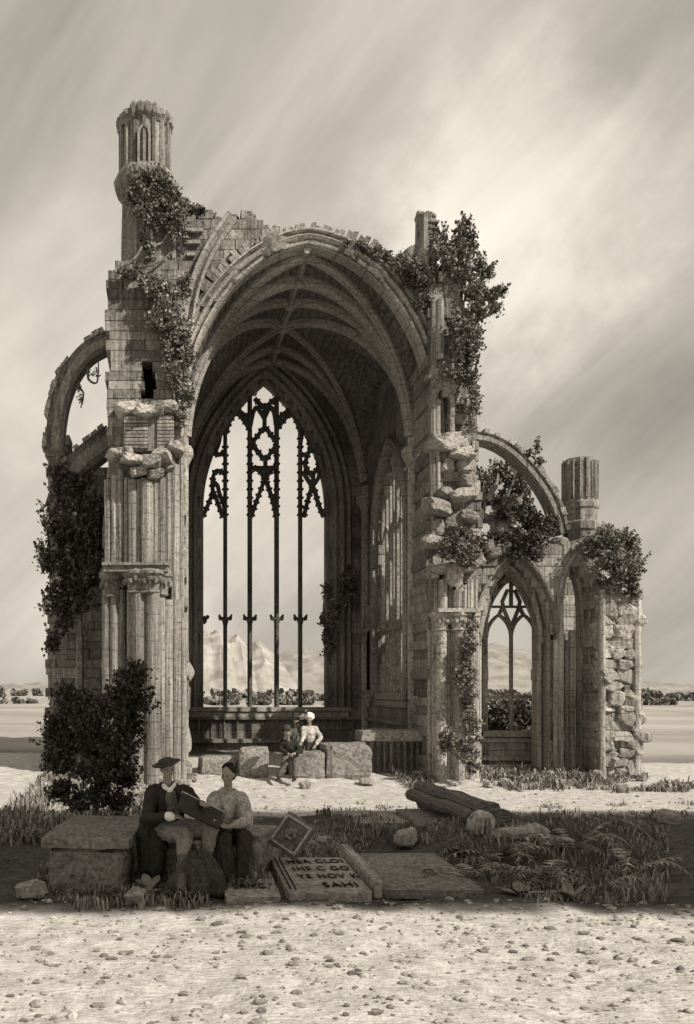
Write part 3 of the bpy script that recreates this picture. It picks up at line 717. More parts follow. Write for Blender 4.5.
hol = pxpoly([(150, 415), (158, 415), (158, 445), (150, 445)], YP)
mb = MB(); masonry(mb, front(YP), lambda x, z: inpoly(x, z, poly) and not inpoly(x, z, slit), -1.8, .6, -.2, 12.7, -1.5, 0, ch=.24, bl=(.3, .75), jit=.02, seed=21)
part('masonry', mb, 'stone', lp)
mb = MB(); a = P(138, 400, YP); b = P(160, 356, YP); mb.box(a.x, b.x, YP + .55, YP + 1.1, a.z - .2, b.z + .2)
part('slit_shade', mb, 'letter', lp)  # near-black box, shade inside the slit put in as colour
# upper stage: octagonal shaft below the turret
tx = P(149, 200, 22.1).x
def zp(py, Y): return CAMH + (VY - py) * Y / F
mb = MB()
mb.lathe(tx, 22.1, [(.74, zp(275, 21.45)), (.72, zp(230, 21.45)), (.70, zp(178, 21.45))], 8, ph=R(22.5), wob=.05)
part('octagonal_stage', mb, 'stone', lp)
tx2 = P(145, 130, 22.1).x
mb = MB(); mb.lathe(tx2, 22.1, [(.5, zp(190, 21.45)), (.72, zp(176, 21.45)), (.74, zp(167, 21.45)), (.64, zp(160, 21.45))], 12, wob=.12); part('collar', mb, 'dark_stone', lp)
mb = MB()
mb.lathe(tx2, 22.1, [(.58, zp(168, 21.45)), (.58, zp(112, 21.45))], 16)
for k in range(16):
    th = 2 * math.pi * k / 16; x = tx2 + math.cos(th) * .585; y = 22.1 + math.sin(th) * .585
    mb.tube([(x, y, zp(166, 21.45)), (x, y, zp(113, 21.45))], .06, 6)
# small blind panel on the turret face
c = P(144, 140, 21.45)
for dx in (-.13, .13): mb.box(c.x + dx - .03, c.x + dx + .03, 21.43, 21.55, c.z - .55, c.z + .15)
mb.sweep([(x, 21.5, z) for x, z in arc(c.x, .13, c.z + .15, .22, None, 6)], [(-.03, -.06), (.03, -.06), (.03, .06), (-.03, .06)], (0, 1, 0))
trt = part('turret', mb, 'stone', lp)
mb = MB(); rnd = random.Random(4)
for k in range(22):
    th = 2 * math.pi * k / 22; h = rnd.uniform(.1, .24)
    mb.rock((tx2 + math.cos(th) * .6, 22.1 + math.sin(th) * .6, zp(110, 21.45) + h * .3), (.13, .13, h), seed=k, sub=1)
mb.lathe(tx2, 22.1, [(.60, zp(116, 21.45)), (.68, zp(112, 21.45)), (.66, zp(106, 21.45)), (.5, zp(104, 21.45))], 18, wob=.1)
part('broken_rim', mb, 'stone', trt)
# broken ledges and louvred stump
mb = MB()
lumps(mb, [(128, 408, 21.0, .5, .32, .7), (143, 409, 20.9, .42, .30, .7), (156, 408, 20.9, .4, .34, .7), (170, 407, 21.0, .45, .3, .6)], 3)
part('broken_ledge', mb, 'pale', lp)
mb = MB()
lumps(mb, [(120, 452, 21.0, .5, .22, .6), (134, 458, 20.85, .6, .24, .8), (150, 462, 20.8, .55, .3, .9), (163, 456, 20.85, .45, .26, .8), (175, 448, 21.0, .4, .2, .7), (140, 470, 20.9, .45, .2, .7), (154, 474, 20.9, .4, .22, .7), (128, 450, 20.9, .3, .25, .5), (168, 466, 21.0, .3, .2, .5), (146, 482, 21.0, .3, .25, .5)], 3)
part('broken_ledge', mb, 'pale', lp)
mb = MB()
for k in range(9):
    z = zp(416 + k * 3.6, 21.0)
    mb.box(P(124, 0, 21).x, P(148, 0, 21).x, 21.0 - .012 * (k % 2), 21.5, z - .075, z - .01); mb.box(P(157, 0, 21).x, P(174, 0, 21).x, 21.0, 21.5, z - .075, z - .01)
mb.box(P(125, 0, 21).x, P(173, 0, 21).x, 21.06, 21.5, zp(450, 21), zp(414, 21))
part('string_courses', mb, 'stone', lp)
mb = MB()
shafts(mb, [(108, 21.35, 480, 574, .09), (114, 21.28, 475, 574, .07), (120, 21.3, 470, 574, .12), (127, 21.2, 478, 574, .07), (133, 21.1, 480, 574, .12), (140, 21.05, 480, 574, .08), (147, 21.0, 482, 574, .15), (155, 21.05, 480, 574, .08), (161, 21.1, 478, 574, .12), (168, 21.2, 470, 585, .08), (175, 21.3, 465, 600, .11), (181, 21.4, 450, 700, .08)])
part('upper_shafts', mb, 'shaft', lp)
mb = MB()
shafts(mb, [(107, 21.3, 590, None, .12), (114, 21.2, 590, None, .09), (121, 21.3, 590, None, .12), (131, 21.05, 590, None, .1), (138, 20.98, 590, None, .16), (146, 21.0, 590, None, .09), (153, 20.95, 590, None, .17), (161, 21.05, 590, None, .1), (168, 21.15, 600, None, .13), (176, 21.2, 600, None, .12), (183, 21.35, 620, None, .09)], 10)
part('lower_shafts', mb, 'shaft', lp)
mb = MB(); lumps(mb, [(184, 640, 21.6, .18, .7, .5), (186, 668, 21.6, .2, .6, .5), (186, 700, 21.6, .16, .7, .5), (185, 735, 21.6, .2, .8, .5), (182, 768, 21.4, .4, .4, .7), (190, 778, 21.5, .35, .2, .6)], 9)
part('broken_edge', mb, 'pale', lp)
caps('capital', [(112, 572, 598, 21.25, .22, 0), (136, 570, 594, 21.0, .24, 0), (150, 570, 594, 20.95, .26, 0), (162, 572, 596, 21.05, .18, 0)], 'stone', lp)
mb = MB(); lo = zp(573, 21); mb.box(P(104, 0, 21).x, P(168, 0, 21).x, 20.7, 21.5, lo, lo + .13); mb.box(P(103, 0, 21).x, P(169, 0, 21).x, 20.62, 21.5, lo + .135, lo + .2); part('abacus', mb, 'stone', lp)

mb = MB(); rnd = random.Random(14); tops = [(180, 211), (190, 215), (200, 212), (210, 213), (220, 217), (230, 219), (238, 215), (247, 213), (256, 219), (266, 224), (276, 226), (288, 230), (300, 232)]
for x, y in tops: lumps(mb, [(x + rnd.uniform(-3, 3), y + rnd.uniform(0, 4), YF + .1, rnd.uniform(.2, .36), rnd.uniform(.14, .34), .5)], int(x))
part('broken_coping', mb, 'stone', choir)
# ============================================================ RIGHT PIER
YQ = 21.9
rp = thing('ruined_pier', 'right pier with crumbling pale masonry above and capitals on slender shafts below', 'pier', (P(455, 0, YQ).x, YQ, 0))
poly = pxpoly([(430, 300), (431, 284), (440, 284), (441, 262), (452, 258), (463, 262), (462, 300), (468, 320), (466, 350), (472, 372), (477, 392), (476, 470), (481, 500), (484, 540), (500, 556), (490, 580), (477, 596), (476, 785), (430, 785), (428, 620), (426, 560), (431, 500), (430, 430), (427, 380)], YQ)
nich = pxpoly([(437, 402), (440, 396), (446, 396), (449, 402), (449, 436), (437, 436)], YQ)
mb = MB(); masonry(mb, front(YQ), lambda x, z: inpoly(x, z, poly) and not inpoly(x, z, nich), 6, 8.4, -.2, 13.4, -1.4, 0, ch=.23, bl=(.22, .5), jit=.05, seed=31)
part('masonry', mb, 'stone', rp)
mb = MB(); a = P(434, 438, YQ); b = P(452, 394, YQ); mb.box(a.x, b.x, YQ + .5, YQ + 1, a.z - .1, b.z + .1); part('niche', mb, 'letter', rp)  # near-black box behind the opening, recess shade put in as colour
a = P(442.5, 0, 21.8).x
mb = MB(); mb.sweep([(x, 21.85, z) for x, z in arc(a, .2, zp(402, YQ), .3, zp(436, YQ), 6)], [(-.02, .1), (-.02, -.1), (.05, -.12), (.1, -.06), (.1, .1)], (0, 1, 0))
lumps(mb, [(443, 380, 21.7, .5, .4, .5), (436, 372, 21.75, .3, .3, .5), (450, 388, 21.7, .35, .3, .4), (441, 366, 21.8, .3, .3, .4)], 5)
part('niche_hood', mb, 'pale', rp)
mb = MB()
lumps(mb, [(445, 444, 21.6, .7, .28, .7), (458, 440, 21.6, .5, .35, .6), (436, 438, 21.7, .3, .2, .5), (462, 452, 21.6, .5, .3, .6), (468, 466, 21.7, .4, .3, .5), (447, 466, 21.7, .35, .3, .5), (470, 480, 21.65, .4, .26, .6),
           (438, 505, 21.5, .55, .35, .7), (446, 495, 21.55, .4, .3, .6), (462, 495, 21.5, .6, .28, .7), (474, 488, 21.6, .3, .4, .5), (470, 515, 21.6, .4, .3, .6), (455, 520, 21.7, .5, .4, .5), (438, 525, 21.7, .3, .35, .5), (476, 535, 21.7, .35, .3, .5), (485, 548, 21.7, .4, .25, .6), (494, 552, 21.8, .35, .22, .6), (436, 542, 21.6, .5, .25, .6), (444, 568, 21.5, .55, .25, .6), (456, 574, 21.4, .4, .5, .6), (468, 566, 21.5, .55, .28, .6), (436, 572, 21.6, .3, .3, .5), (477, 560, 21.6, .35, .3, .6), (462, 586, 21.5, .2, .35, .4)], 6)
part('broken_stones', mb, 'pale', rp)
mb = MB()
shafts(mb, [(434, 21.85, 300, 400, .08), (440, 21.8, 300, 360, .1), (433, 21.8, 400, 540, .09), (438, 21.75, 400, 500, .06), (431, 21.85, 575, 615, .07), (436, 21.7, 580, 612, .09), (443, 21.6, 580, 612, .11), (450, 21.65, 580, 612, .07), (457, 21.55, 590, 612, .12), (464, 21.65, 585, 612, .07), (470, 21.7, 580, 612, .09), (475, 21.8, 580, 612, .07)])
part('upper_shafts', mb, 'shaft', rp)
mb = MB()
shafts(mb, [(430, 21.9, 630, None, .07), (435, 21.75, 625, None, .08), (441, 21.55, 628, None, .14), (448, 21.65, 628, None, .07), (453, 21.6, 628, None, .08), (459, 21.5, 628, None, .14), (466, 21.65, 628, None, .07), (471, 21.65, 628, None, .11), (476, 21.85, 628, None, .07)], 10)
part('lower_shafts', mb, 'pale', rp)
caps('capital', [(441, 612, 631, 21.55, .19, 0), (458, 612, 631, 21.5, .2, 0), (471, 613, 631, 21.65, .15, 0)], 'pale', rp)
mb = MB(); lo = zp(613, 21.5); mb.box(P(435, 0, 21.5).x, P(476, 0, 21.5).x, 21.2, 21.9, lo, lo + .09); part('abacus', mb, 'pale', rp)
# turret stump on top
mb = MB(); c = P(425, 250, 22.3)
mb.lathe(c.x, 22.3, [(.42, zp(300, 22.05)), (.36, zp(275, 22.05)), (.27, zp(258, 22.05)), (.25, zp(240, 22.05)), (.25, zp(216, 22.05)), (.27, zp(212, 22.05))], 8, ph=R(22.5), wob=.04)
for k in range(6): mb.rock((c.x - .18 + .07 * k, 22.2, zp(211 + (k % 3), 22.05)), (.07, .14, .09), seed=k, sub=1)
for k in range(7):
    z = zp(222 + k * 6, 22.05); mb.box(c.x + .05, c.x + .28, 22.04, 22.3, z, z + .05)
part('turret_stump', mb, 'stone', rp)
mb = MB(); lumps(mb, [(410, 255, 22.3, .4, .3, .6), (405, 262, 22.3, .4, .3, .6), (414, 268, 22.2, .4, .35, .6), (425, 280, 22.2, .5, .4, .6), (433, 288, 22.1, .4, .4, .5)], 8); part('broken_coping', mb, 'stone', rp)
# iron tie bar across the corner
mb = MB(); mb.tube([P(404, 470, 22.9), P(433, 440, 21.7)], .035, 6); mb.tube([P(433, 440, 21.7), P(446, 437, 21.4)], .03, 6)
tag(part('tie_rod', mb, 'pale'), 'slanting pale rod between the choir wall and the right pier', 'rod')

# ============================================================ SIDE CHAPEL
YC = 26.0
ch = thing('side_chapel', 'low ruined chapel right of the choir with a two-light pointed window', 'chapel ruin', (P(520, 0, YC).x, YC, 0))
wx = P(514.5, 0, YC).x; whw = .72; wz0 = zp(731, YC); wsp = zp(628, YC); wri = zp(578, YC) - wsp
wpo = arc(wx, whw + .08, wsp, wri + .1, wz0 - .05, 10)
poly = pxpoly([(468, 575), (478, 560), (488, 548), (500, 552), (515, 545), (530, 549), (545, 543), (556, 548), (570, 545), (590, 550), (600, 560), (606, 790), (468, 790)], YC)
mb = MB(); masonry(mb, front(YC), lambda x, z: inpoly(x, z, poly) and not inpoly(x, z, wpo), 8.4, 12.8, -.2, 7, -.7, 0, ch=.36, bl=(.5, 1.0), jit=.012, seed=41, c=.015)
part('back_wall', mb, 'chapel', ch)
mb = MB()
for o, y0 in ((0, YC + .16), (.15, YC + .0), (.33, YC - .1)):
    mb.sweep([(x, y0, z) for x, z in arc(wx, whw + o, wsp, wri + o * 1.2, wz0 - .02, 10)], [(0, .3), (0, -.02), (.03, -.06), (.07, -.07), (.1, -.02), (.12, .3)], (0, 1, 0))
cw = part('pointed_window', mb, 'pale', ch)
mb = MB(); mb.box(wx - whw - .25, wx + whw + .25, YC - .22, YC + .3, wz0 - .14, wz0); part('sill', mb, 'pale', cw)
tb = [(-.045, .06), (-.045, -.03), (0, -.07), (.045, -.03), (.045, .06)]
YW = YC + .25
mb = MB(); mb.sweep([(wx, YW, wz0), (wx, YW, wsp + .1)], tb, (0, 1, 0)); part('mullion', mb, 'pale', cw)
mb = MB(); zt = zp(697, YC); mb.box(wx - whw, wx + whw, YW - .05, YW + .05, zt - .05, zt + .05); part('transom', mb, 'pale', cw)
mb = MB()
for s in (-1, 1): mb.sweep([(x, YW, z) for x, z in arc(wx + s * whw / 2, whw / 2, wsp - .25, .65, None, 7)], tb, (0, 1, 0))
z_ = zp(606, YC)
mb.box(wx - .55, wx + .55, YW - .05, YW + .05, z_ - .035, z_ + .035)
for s in (-1, 1):
    mb.sweep([(wx + s * .02, YW, wsp + .1), (wx + s * .2, YW, z_ - .1), (wx + s * .26, YW, z_ + .15), (wx + s * .1, YW, z_ + .5)], tb, (0, 1, 0))
    mb.sweep([(wx + s * .38, YW, wsp + .35), (wx + s * .22, YW, z_ + .05)], tb, (0, 1, 0))
mb.sweep([(wx, YW, z_), (wx, YW, wsp + wri - .05)], tb, (0, 1, 0))
part('tracery', mb, 'pale', cw)
mb = MB(); mb.box(P(470, 0, YC).x, P(556, 0, YC).x, YC - .12, YC, zp(742, YC), zp(738, YC)); mb.box(P(470, 0, YC).x, P(556, 0, YC).x, YC - .2, YC, zp(760, YC), zp(756, YC)); mb.box(P(470, 0, YC).x, P(556, 0, YC).x, YC - .3, YC, 0, zp(764, YC)); part('string_courses', mb, 'chapel', ch)
# front arch of the chapel bay: broad moulded orders springing from the right pier
YA = 24.6
ax = P(514, 0, YA).x; ahw = (P(552, 0, YA).x - P(477, 0, YA).x) / 2; asp = zp(632, YA); ari = zp(556, YA) - asp
mb = MB()
for o, y0, z0 in ((0, YA + .35, .0), (.14, YA + .12, .0), (.3, YA - .1, asp)):
    mb.sweep([(x, y0, z) for x, z in arc(ax, ahw - .26 + o, asp, ari - .3 + o * 1.15, z0, 12)], [(0, .35), (0, 0), (.04, -.08), (.09, -.1), (.13, -.03), (.17, .35)], (0, 1, 0))
part('bay_arch', mb, 'chapel', ch)
a_in = arc(ax, ahw - .1, asp, ari - .1, -1, 10)
bx = P(576, 0, YA).x; bhw = (P(589, 0, YA).x - P(563, 0, YA).x) / 2; bsp = zp(610, YA); bri = zp(560, YA) - bsp
b_in = arc(bx, bhw, bsp, bri, zp(772, YA), 10)
poly = pxpoly([(484, 552), (492, 546), (500, 549), (508, 541), (520, 544), (530, 540), (540, 545), (552, 541), (566, 545), (580, 541), (592, 548), (600, 560), (606, 575), (606, 785), (552, 785), (552, 640), (477, 640), (477, 600)], YA)
mb = MB(); masonry(mb, front(YA), lambda x, z: inpoly(x, z, poly) and not inpoly(x, z, a_in) and not inpoly(x, z, b_in), 8, 12.4, -.2, 7, -.7, 0, ch=.3, bl=(.3, .7), jit=.03, seed=43)
part('front_wall', mb, 'chapel', ch)
mb = MB()
for o, y0 in ((0, YA + .3), (.1, YA + .1), (.2, YA - .04)):
    mb.sweep([(x, y0, z) for x, z in arc(bx, bhw - .1 + o, bsp, bri - .1 + o * 1.2, zp(772, YA), 10)], [(0, .3), (0, 0), (.03, -.05), (.07, -.05), (.1, 0), (.1, .3)], (0, 1, 0))
part('narrow_arch', mb, 'chapel', ch)
mb = MB()
shafts(mb, [(556, YA - .1, 640, None, .08), (561, YA - .05, 600, None, .07), (566, YA + .25, 640, None, .08), (572, YA + .5, 630, None, .09), (580, YA + .55, 630, None, .08), (586, YA + .3, 640, None, .08), (592, YA - .05, 600, None, .09), (598, YA - .1, 590, None, .1), (604, YA - .1, 590, None, .1), (550, YA + .1, 640, None, .07)], 8)
part('shafts', mb, 'chapel', ch)
# ribs of the lost chapel vault springing over the window
mb = MB()
rp_ = [(ch.location.x, 0, 0)]
def crib(x0, y0, z0, x1, y1, z1):
    pts = []
    for i in range(13):
        f = i / 12; pts.append((x0 + (x1 - x0) * f, y0 + (y1 - y0) * f, z0 + (z1 - z0) * math.sin(f * math.pi / 2) ** .8))
    return pts
for s in (-1, 1):
    for e in (-.2, .5, 1.0):
        mb.sweep(crib(ax + s * (ahw - .15), YA + .3, asp - .3, ax - s * e * .2, YA + .3 + e, asp + ari - .05), [(-.06, -.06), (-.06, .06), (.06, .06), (.06, -.06)], (0, 1, 0))
part('vault_ribs', mb, 'chapel', ch)
mb = MB(); rnd = random.Random(9)
for k in range(20): lumps(mb, [(482 + k * 6.2, 546 + rnd.uniform(-4, 3), YA + rnd.uniform(.1, .5), rnd.uniform(.25, .5), rnd.uniform(.15, .3), .6)], k)
lumps(mb, [(470, 545, 22.6, .3, .9, .5), (505, 524, 24.8, .3, .9, .5), (511, 535, 24.8, .6, .4, .6), (497, 527, 24.9, .2, .8, .4), (490, 518, 24.9, .5, .14, .5)], 70)
part('broken_coping', mb, 'pale', ch)

# rough wall at the right edge
YR = 23.8
poly = pxpoly([(602, 578), (612, 586), (622, 592), (634, 594), (641, 590), (642, 620), (640, 660), (642, 720), (640, 790), (600, 790), (600, 640)], YR)
hole = pxpoly([(600, 656), (616, 654), (624, 664), (606, 668)], YR)
mb = MB(); masonry(mb, front(YR), lambda x, z: inpoly(x, z, poly) and not inpoly(x, z, hole), 11.2, 12.7, -.2, 5.3, -1.0, 0, ch=.25, bl=(.2, .55), jit=.06, seed=51, c=.03)
rq = random.Random(17); z = .0
while z < 5.0:
    hh = rq.uniform(.14, .38); x = 11.35
    while x < 12.55:
        ww = rq.uniform(.18, .55)
        if inpoly(x + ww / 2, z + hh / 2, poly) and rq.random() < .93:
            pxx = VX + (x + ww / 2) * F / (YR - .12); pyy = VY - (z + hh / 2 - CAMH) * F / (YR - .12)
            lumps(mb, [(pxx, pyy, YR - .22 + rq.uniform(0, .12), ww * 1.05, hh * 1.08, .4)], rq.randint(0, 9999))
        x += ww
    z += hh
rw = part('rubble_wall', mb, 'chapel'); tag(rw, 'rough rubble wall at the far right, bushes growing along its top', 'wall')
mb = MB(); shafts(mb, [(602, YR - .1, 590, None, .09), (637, YR - .05, 600, None, .1)], 8); lumps(mb, [(612, 603, YR - .1, .5, .5, .4), (628, 606, YR - .1, .5, .55, .4), (608, 625, YR - .05, .4, .3, .4)], 2); part('buttress_shafts', mb, 'chapel', rw)

# pinnacle
YN = 25.3; c = P(580, 500, YN)
pn = thing('pinnacle', 'square-topped ribbed stone pinnacle rising above the side chapel', 'pinnacle', (c.x, YN, zp(560, YN)))
mb = MB()
mb.lathe(c.x, YN, [(.45, zp(500, YN - .42)), (.45, zp(460, YN - .42)), (.42, zp(456, YN - .42))], 8, ph=R(22.5))
for k in range(16):
    th = 2 * math.pi * k / 16; x = c.x + math.cos(th) * .43; y = YN + math.sin(th) * .43
    mb.box(x - .04, x + .04, y - .04, y + .04, zp(500, YN), zp(457 + (k * 7 % 4), YN - .42))
part('shaft', mb, 'stone', pn)
mb = MB(); mb.lathe(c.x, YN, [(.5, zp(560, YN - .42)), (.5, zp(545, YN - .42)), (.44, zp(541, YN - .42)), (.44, zp(530, YN - .42)), (.5, zp(528, YN - .42)), (.5, zp(521, YN - .42)), (.44, zp(519, YN - .42)), (.44, zp(508, YN - .42)), (.49, zp(506, YN - .42)), (.49, zp(501, YN - .42)), (.45, zp(499, YN - .42))], 8, ph=R(22.5), wob=.04); part('base', mb, 'stone', pn)

# flying buttresses
def flyer(pts, Y, th, d, label, mat='stone', seed=0):
    sp_ = smoothp(pts, 4); mb = MB(); rnd = random.Random(seed)
    ps = [P(x, y, Y) for x, y in sp_]
    ps = [Vector((p.x, Y, p.z)) for p in ps]
    mb.sweep(ps, [(-th * .5, -d * .35), (-th * .3, -d * .5), (th * .1, -d * .5), (th * .25, -d * .3), (th * .5, -d * .42), (th * .5, d * .5), (-th * .5, d * .5)], (0, 1, 0))
    o = part('flying_buttress', mb, mat); tag(o, label, 'flying buttress', 'flying buttresses')
    mb = MB()
    for i in range(1, len(ps) - 1):
        t = (ps[i + 1] - ps[i - 1]).normalized(); n_ = t.cross(Vector((0, 1, 0))); 
        if n_.z < 0: n_ = -n_
        if rnd.random() < .8:
            c_ = ps[i] + n_ * (th * .5 + .03); rot = Matrix.Rotation(-math.atan2(t.z, t.x), 3, 'Y'); L_ = (ps[i + 1] - ps[i]).length * .5
            mb.box(c_.x - L_, c_.x + L_, Y - d * .5, Y + d * .5, c_.z - .05, c_.z + rnd.uniform(.02, .1), rot=rot, jit=.02, rnd=rnd)
    part('coping', mb, 'pale', o)
flyer([(55, 452), (57, 424), (62, 398), (72, 374), (88, 354), (110, 342)], 23.4, .45, .6, 'curved flying buttress leaning on the left pier, the upper of two', seed=1)
flyer([(58, 510), (66, 486), (76, 470), (90, 456), (114, 438)], 23.4, .62, .7, 'broken flying buttress at far left, the lower of two', 'dark_stone', seed=2)
flyer([(470, 438), (488, 441), (506, 450), (524, 466), (540, 486), (552, 508), (560, 535)], 25.2, .28, .5, 'slender curved flying buttress right of the choir, against the sky', seed=3)
# ruined wall beyond left
YL = 23.9
poly = pxpoly([(47, 790), (47, 664), (54, 658), (64, 656), (64, 642), (76, 640), (76, 628), (88, 626), (88, 612), (98, 610), (98, 596), (112, 590), (112, 800)], YL)
mb = MB(); masonry(mb, front(YL), lambda x, z: inpoly(x, z, poly), -3.6, -1.4, -.2, 5.2, -.9, 0, ch=.26, bl=(.3, .7), jit=.05, seed=61)
tag(part('stepped_wall', mb, 'stone'), 'broken wall stepping down to the left behind the left pier', 'wall')
poly = pxpoly([(47, 500), (47, 418), (55, 424), (60, 432), (68, 440), (72, 458), (84, 466), (96, 470), (104, 462), (112, 470), (112, 620), (47, 700)], 24.6)
mb = MB(); masonry(mb, front(24.6), lambda x, z: inpoly(x, z, poly), -3.7, -1.4, 1, 10.2, -.8, 0, ch=.28, bl=(.3, .7), jit=.05, seed=62)
shafts(mb, [(60, 24.5, 450, 600, .12), (72, 24.5, 470, 600, .1)])
tag(part('buttress_wall', mb, 'dark_stone'), 'dark ruined buttress at the left edge under the curved flyers', 'wall')
# added unseen arch behind the viewer, shaped to cast shade over the graves
cz = [(3, -1), (3, 12.4), (6, 13.8), (10, 14.8), (16, 15.5), (24, 15.8), (32, 15.5), (38, 14.8), (42, 13.8), (45, 12.4), (45, -1)]
def shade_arch(x, z):
    if inpoly(x, z + .9 * noise.noise(Vector((x * .6, 1, 8))) + .4 * noise.noise(Vector((x * 2, 1, 8))), cz): return False
    return z < 23.0 + .9 * noise.noise(Vector((x * .35, 3, 0)))
mb = MB(); masonry(mb, front(-3), shade_arch, 0, 48, -.2, 28, -1.5, 0, ch=.7, bl=(.8, 1.6), jit=.03, seed=71)
tag(part('added_shade_arch', mb, 'stone'), 'unseen arch added behind the viewer to shade the foreground', 'arch')
# ============================================================ VEGETATION
M['hedge'] = material('far_hedge', .12, .26, fine=.5, bump=0)
def pc(px, py, Y, rx, rz, n, ry=None):
    n *= 1.45
    p = P(px, py, Y); k = Y / F
    return (p.x, Y, p.z, rx * k, (ry if ry is not None else (rx + rz) / 2 * k), rz * k, n)
def ivy(label, clumps, mat='leaf', size=.085, seed=0, stems=None, name='ivy', cat='ivy', group='ivy and weeds growing on the ruin'):
    lv_ = MB(); (sprays if name == 'wall_bush' else leaves)(lv_, clumps, seed, size * .82, 1.35)
    c0 = clumps[0]
    o = thing(name, label, cat, (c0[0], c0[1], min(c[2] - c[5] for c in clumps)), group)
    part('foliage', lv_, mat, o, recalc=False)
    st = MB(); rnd = random.Random(seed)
    cl = stems or [[(c[0], c[1], c[2]) for c in clumps]]
    for pth in cl:
        if len(pth) > 1:
            pts = smoothp3([Vector(p) + Vector((rnd.uniform(-.05, .05), .05, rnd.uniform(-.05, .05))) for p in pth], 3)
            st.tube(pts, [.045 * (1 - .7 * i / len(pts)) for i in range(len(pts))], 5)
    if st.v: part('stem', st, 'bark', o)
    return o
def smoothp3(ps, k=3):
    out_ = []; n = len(ps)
    for i in range(n - 1):
        p0, p1, p2, p3 = ps[max(0, i - 1)], ps[i], ps[i + 1], ps[min(n - 1, i + 2)]
        for j in range(k):
            t = j / k; out_.append(.5 * (2 * p1 + (p2 - p0) * t + (2 * p0 - 5 * p1 + 4 * p2 - p3) * t * t + (3 * p1 - p0 - 3 * p2 + p3) * t ** 3))
    out_.append(ps[-1]); return out_
Y1 = 21.25
ivy('thick ivy clump hanging below the round turret of the left pier', [pc(150, 178, 21.3, 20, 9, 900), pc(140, 196, 21.3, 12, 12, 800), pc(163, 196, 21.2, 14, 14, 1000), pc(180, 208, 21.4, 14, 9, 700), pc(197, 210, 21.7, 10, 5, 300), pc(152, 216, 21.2, 14, 12, 700), pc(174, 222, 21.3, 10, 14, 500), pc(182, 240, 21.5, 5, 14, 200), pc(146, 235, 21.3, 7, 12, 260), pc(150, 252, 21.3, 9, 7, 120)], seed=1,
    stems=[[P(116, 272, 21.0), P(132, 258, 21.1), P(142, 245, 21.2), P(150, 225, 21.2), P(155, 200, 21.2)], [P(142, 245, 21.2), P(160, 240, 21.3), P(172, 225, 21.3)], [P(124, 268, 21.1), P(150, 262, 21.2), P(176, 250, 21.3)]])
ivy('ivy streaming down between the left pier and the great arch', [pc(130, 272, 21.1, 14, 4, 350), pc(146, 280, 21.1, 12, 6, 450), pc(160, 290, 21.1, 13, 9, 700), pc(170, 306, 21.1, 12, 13, 850), pc(160, 322, 21.1, 14, 9, 600), pc(178, 330, 21.2, 11, 16, 900), pc(150, 318, 21.1, 9, 6, 250), pc(183, 352, 21.3, 9, 16, 800), pc(176, 374, 21.2, 10, 15, 750), pc(184, 392, 21.3, 8, 15, 600), pc(180, 415, 21.2, 6, 12, 300), pc(170, 345, 21.1, 9, 12, 400), pc(184, 290, 21.5, 6, 14, 300)], mat='leafpale', seed=2)
ivy('dark tuft of ivy climbing the right jamb of the great window', [pc(346, 586, 29.6, 9, 14, 420), pc(338, 602, 29.6, 8, 10, 300), pc(330, 622, 29.7, 8, 12, 420), pc(328, 642, 29.7, 6, 12, 320), pc(326, 590, 29.8, 3, 12, 90), pc(352, 570, 29.6, 4, 10, 80)], seed=3, size=.1)
ivy('weeds and small ferns along the broken crest of the great arch', [pc(352, 244, 22.1, 10, 4, 200), pc(366, 248, 22.1, 10, 5, 260), pc(382, 254, 22.1, 12, 6, 360), pc(398, 264, 22.0, 12, 8, 500), pc(414, 272, 21.9, 12, 10, 700), pc(426, 286, 21.9, 10, 12, 600), pc(405, 280, 22.0, 9, 6, 250), pc(420, 300, 21.9, 7, 8, 250)], mat='leaf', seed=4, size=.08)
ivy('ivy wrapped over the middle of the right pier above its capitals', [pc(458, 546, 21.1, 16, 12, 900), pc(470, 556, 21.1, 12, 10, 500), pc(446, 554, 21.1, 8, 9, 300), pc(478, 545, 21.4, 9, 7, 250), pc(465, 535, 21.2, 12, 6, 250)], seed=5)
ivy('thin strip of ivy beside the slender shafts of the right pier', [pc(468, 650, 21.2, 4, 20, 280), pc(465, 680, 21.2, 8, 16, 600), pc(470, 708, 21.2, 5, 18, 350), pc(474, 735, 21.3, 4, 18, 250), pc(471, 628, 21.3, 3, 12, 100)], seed=6)
ivy('bramble sprawling over the foot of the right pier', [pc(447, 734, 21.0, 7, 6, 260), pc(456, 744, 20.9, 9, 6, 400), pc(468, 752, 20.9, 8, 7, 420), pc(473, 766, 20.9, 6, 8, 300), pc(445, 745, 21.1, 4, 8, 120)], seed=7, mat='leaf', name='bramble', cat='bramble')
ivy('low dark bush on the broken top of the side chapel', [pc(518, 508, 24.7, 13, 8, 650), pc(532, 520, 24.5, 14, 11, 950), pc(505, 512, 24.6, 12, 8, 480), pc(543, 532, 24.4, 12, 9, 700), pc(526, 538, 24.2, 16, 8, 800), pc(500, 536, 24.3, 12, 7, 360), pc(552, 522, 24.7, 8, 8, 300), pc(536, 552, 24.1, 10, 8, 350), pc(518, 553, 24.2, 8, 5, 200), pc(484, 546, 24.2, 8, 6, 300)], mat='leafdark', seed=8, size=.1, name='wall_bush', cat='bush')
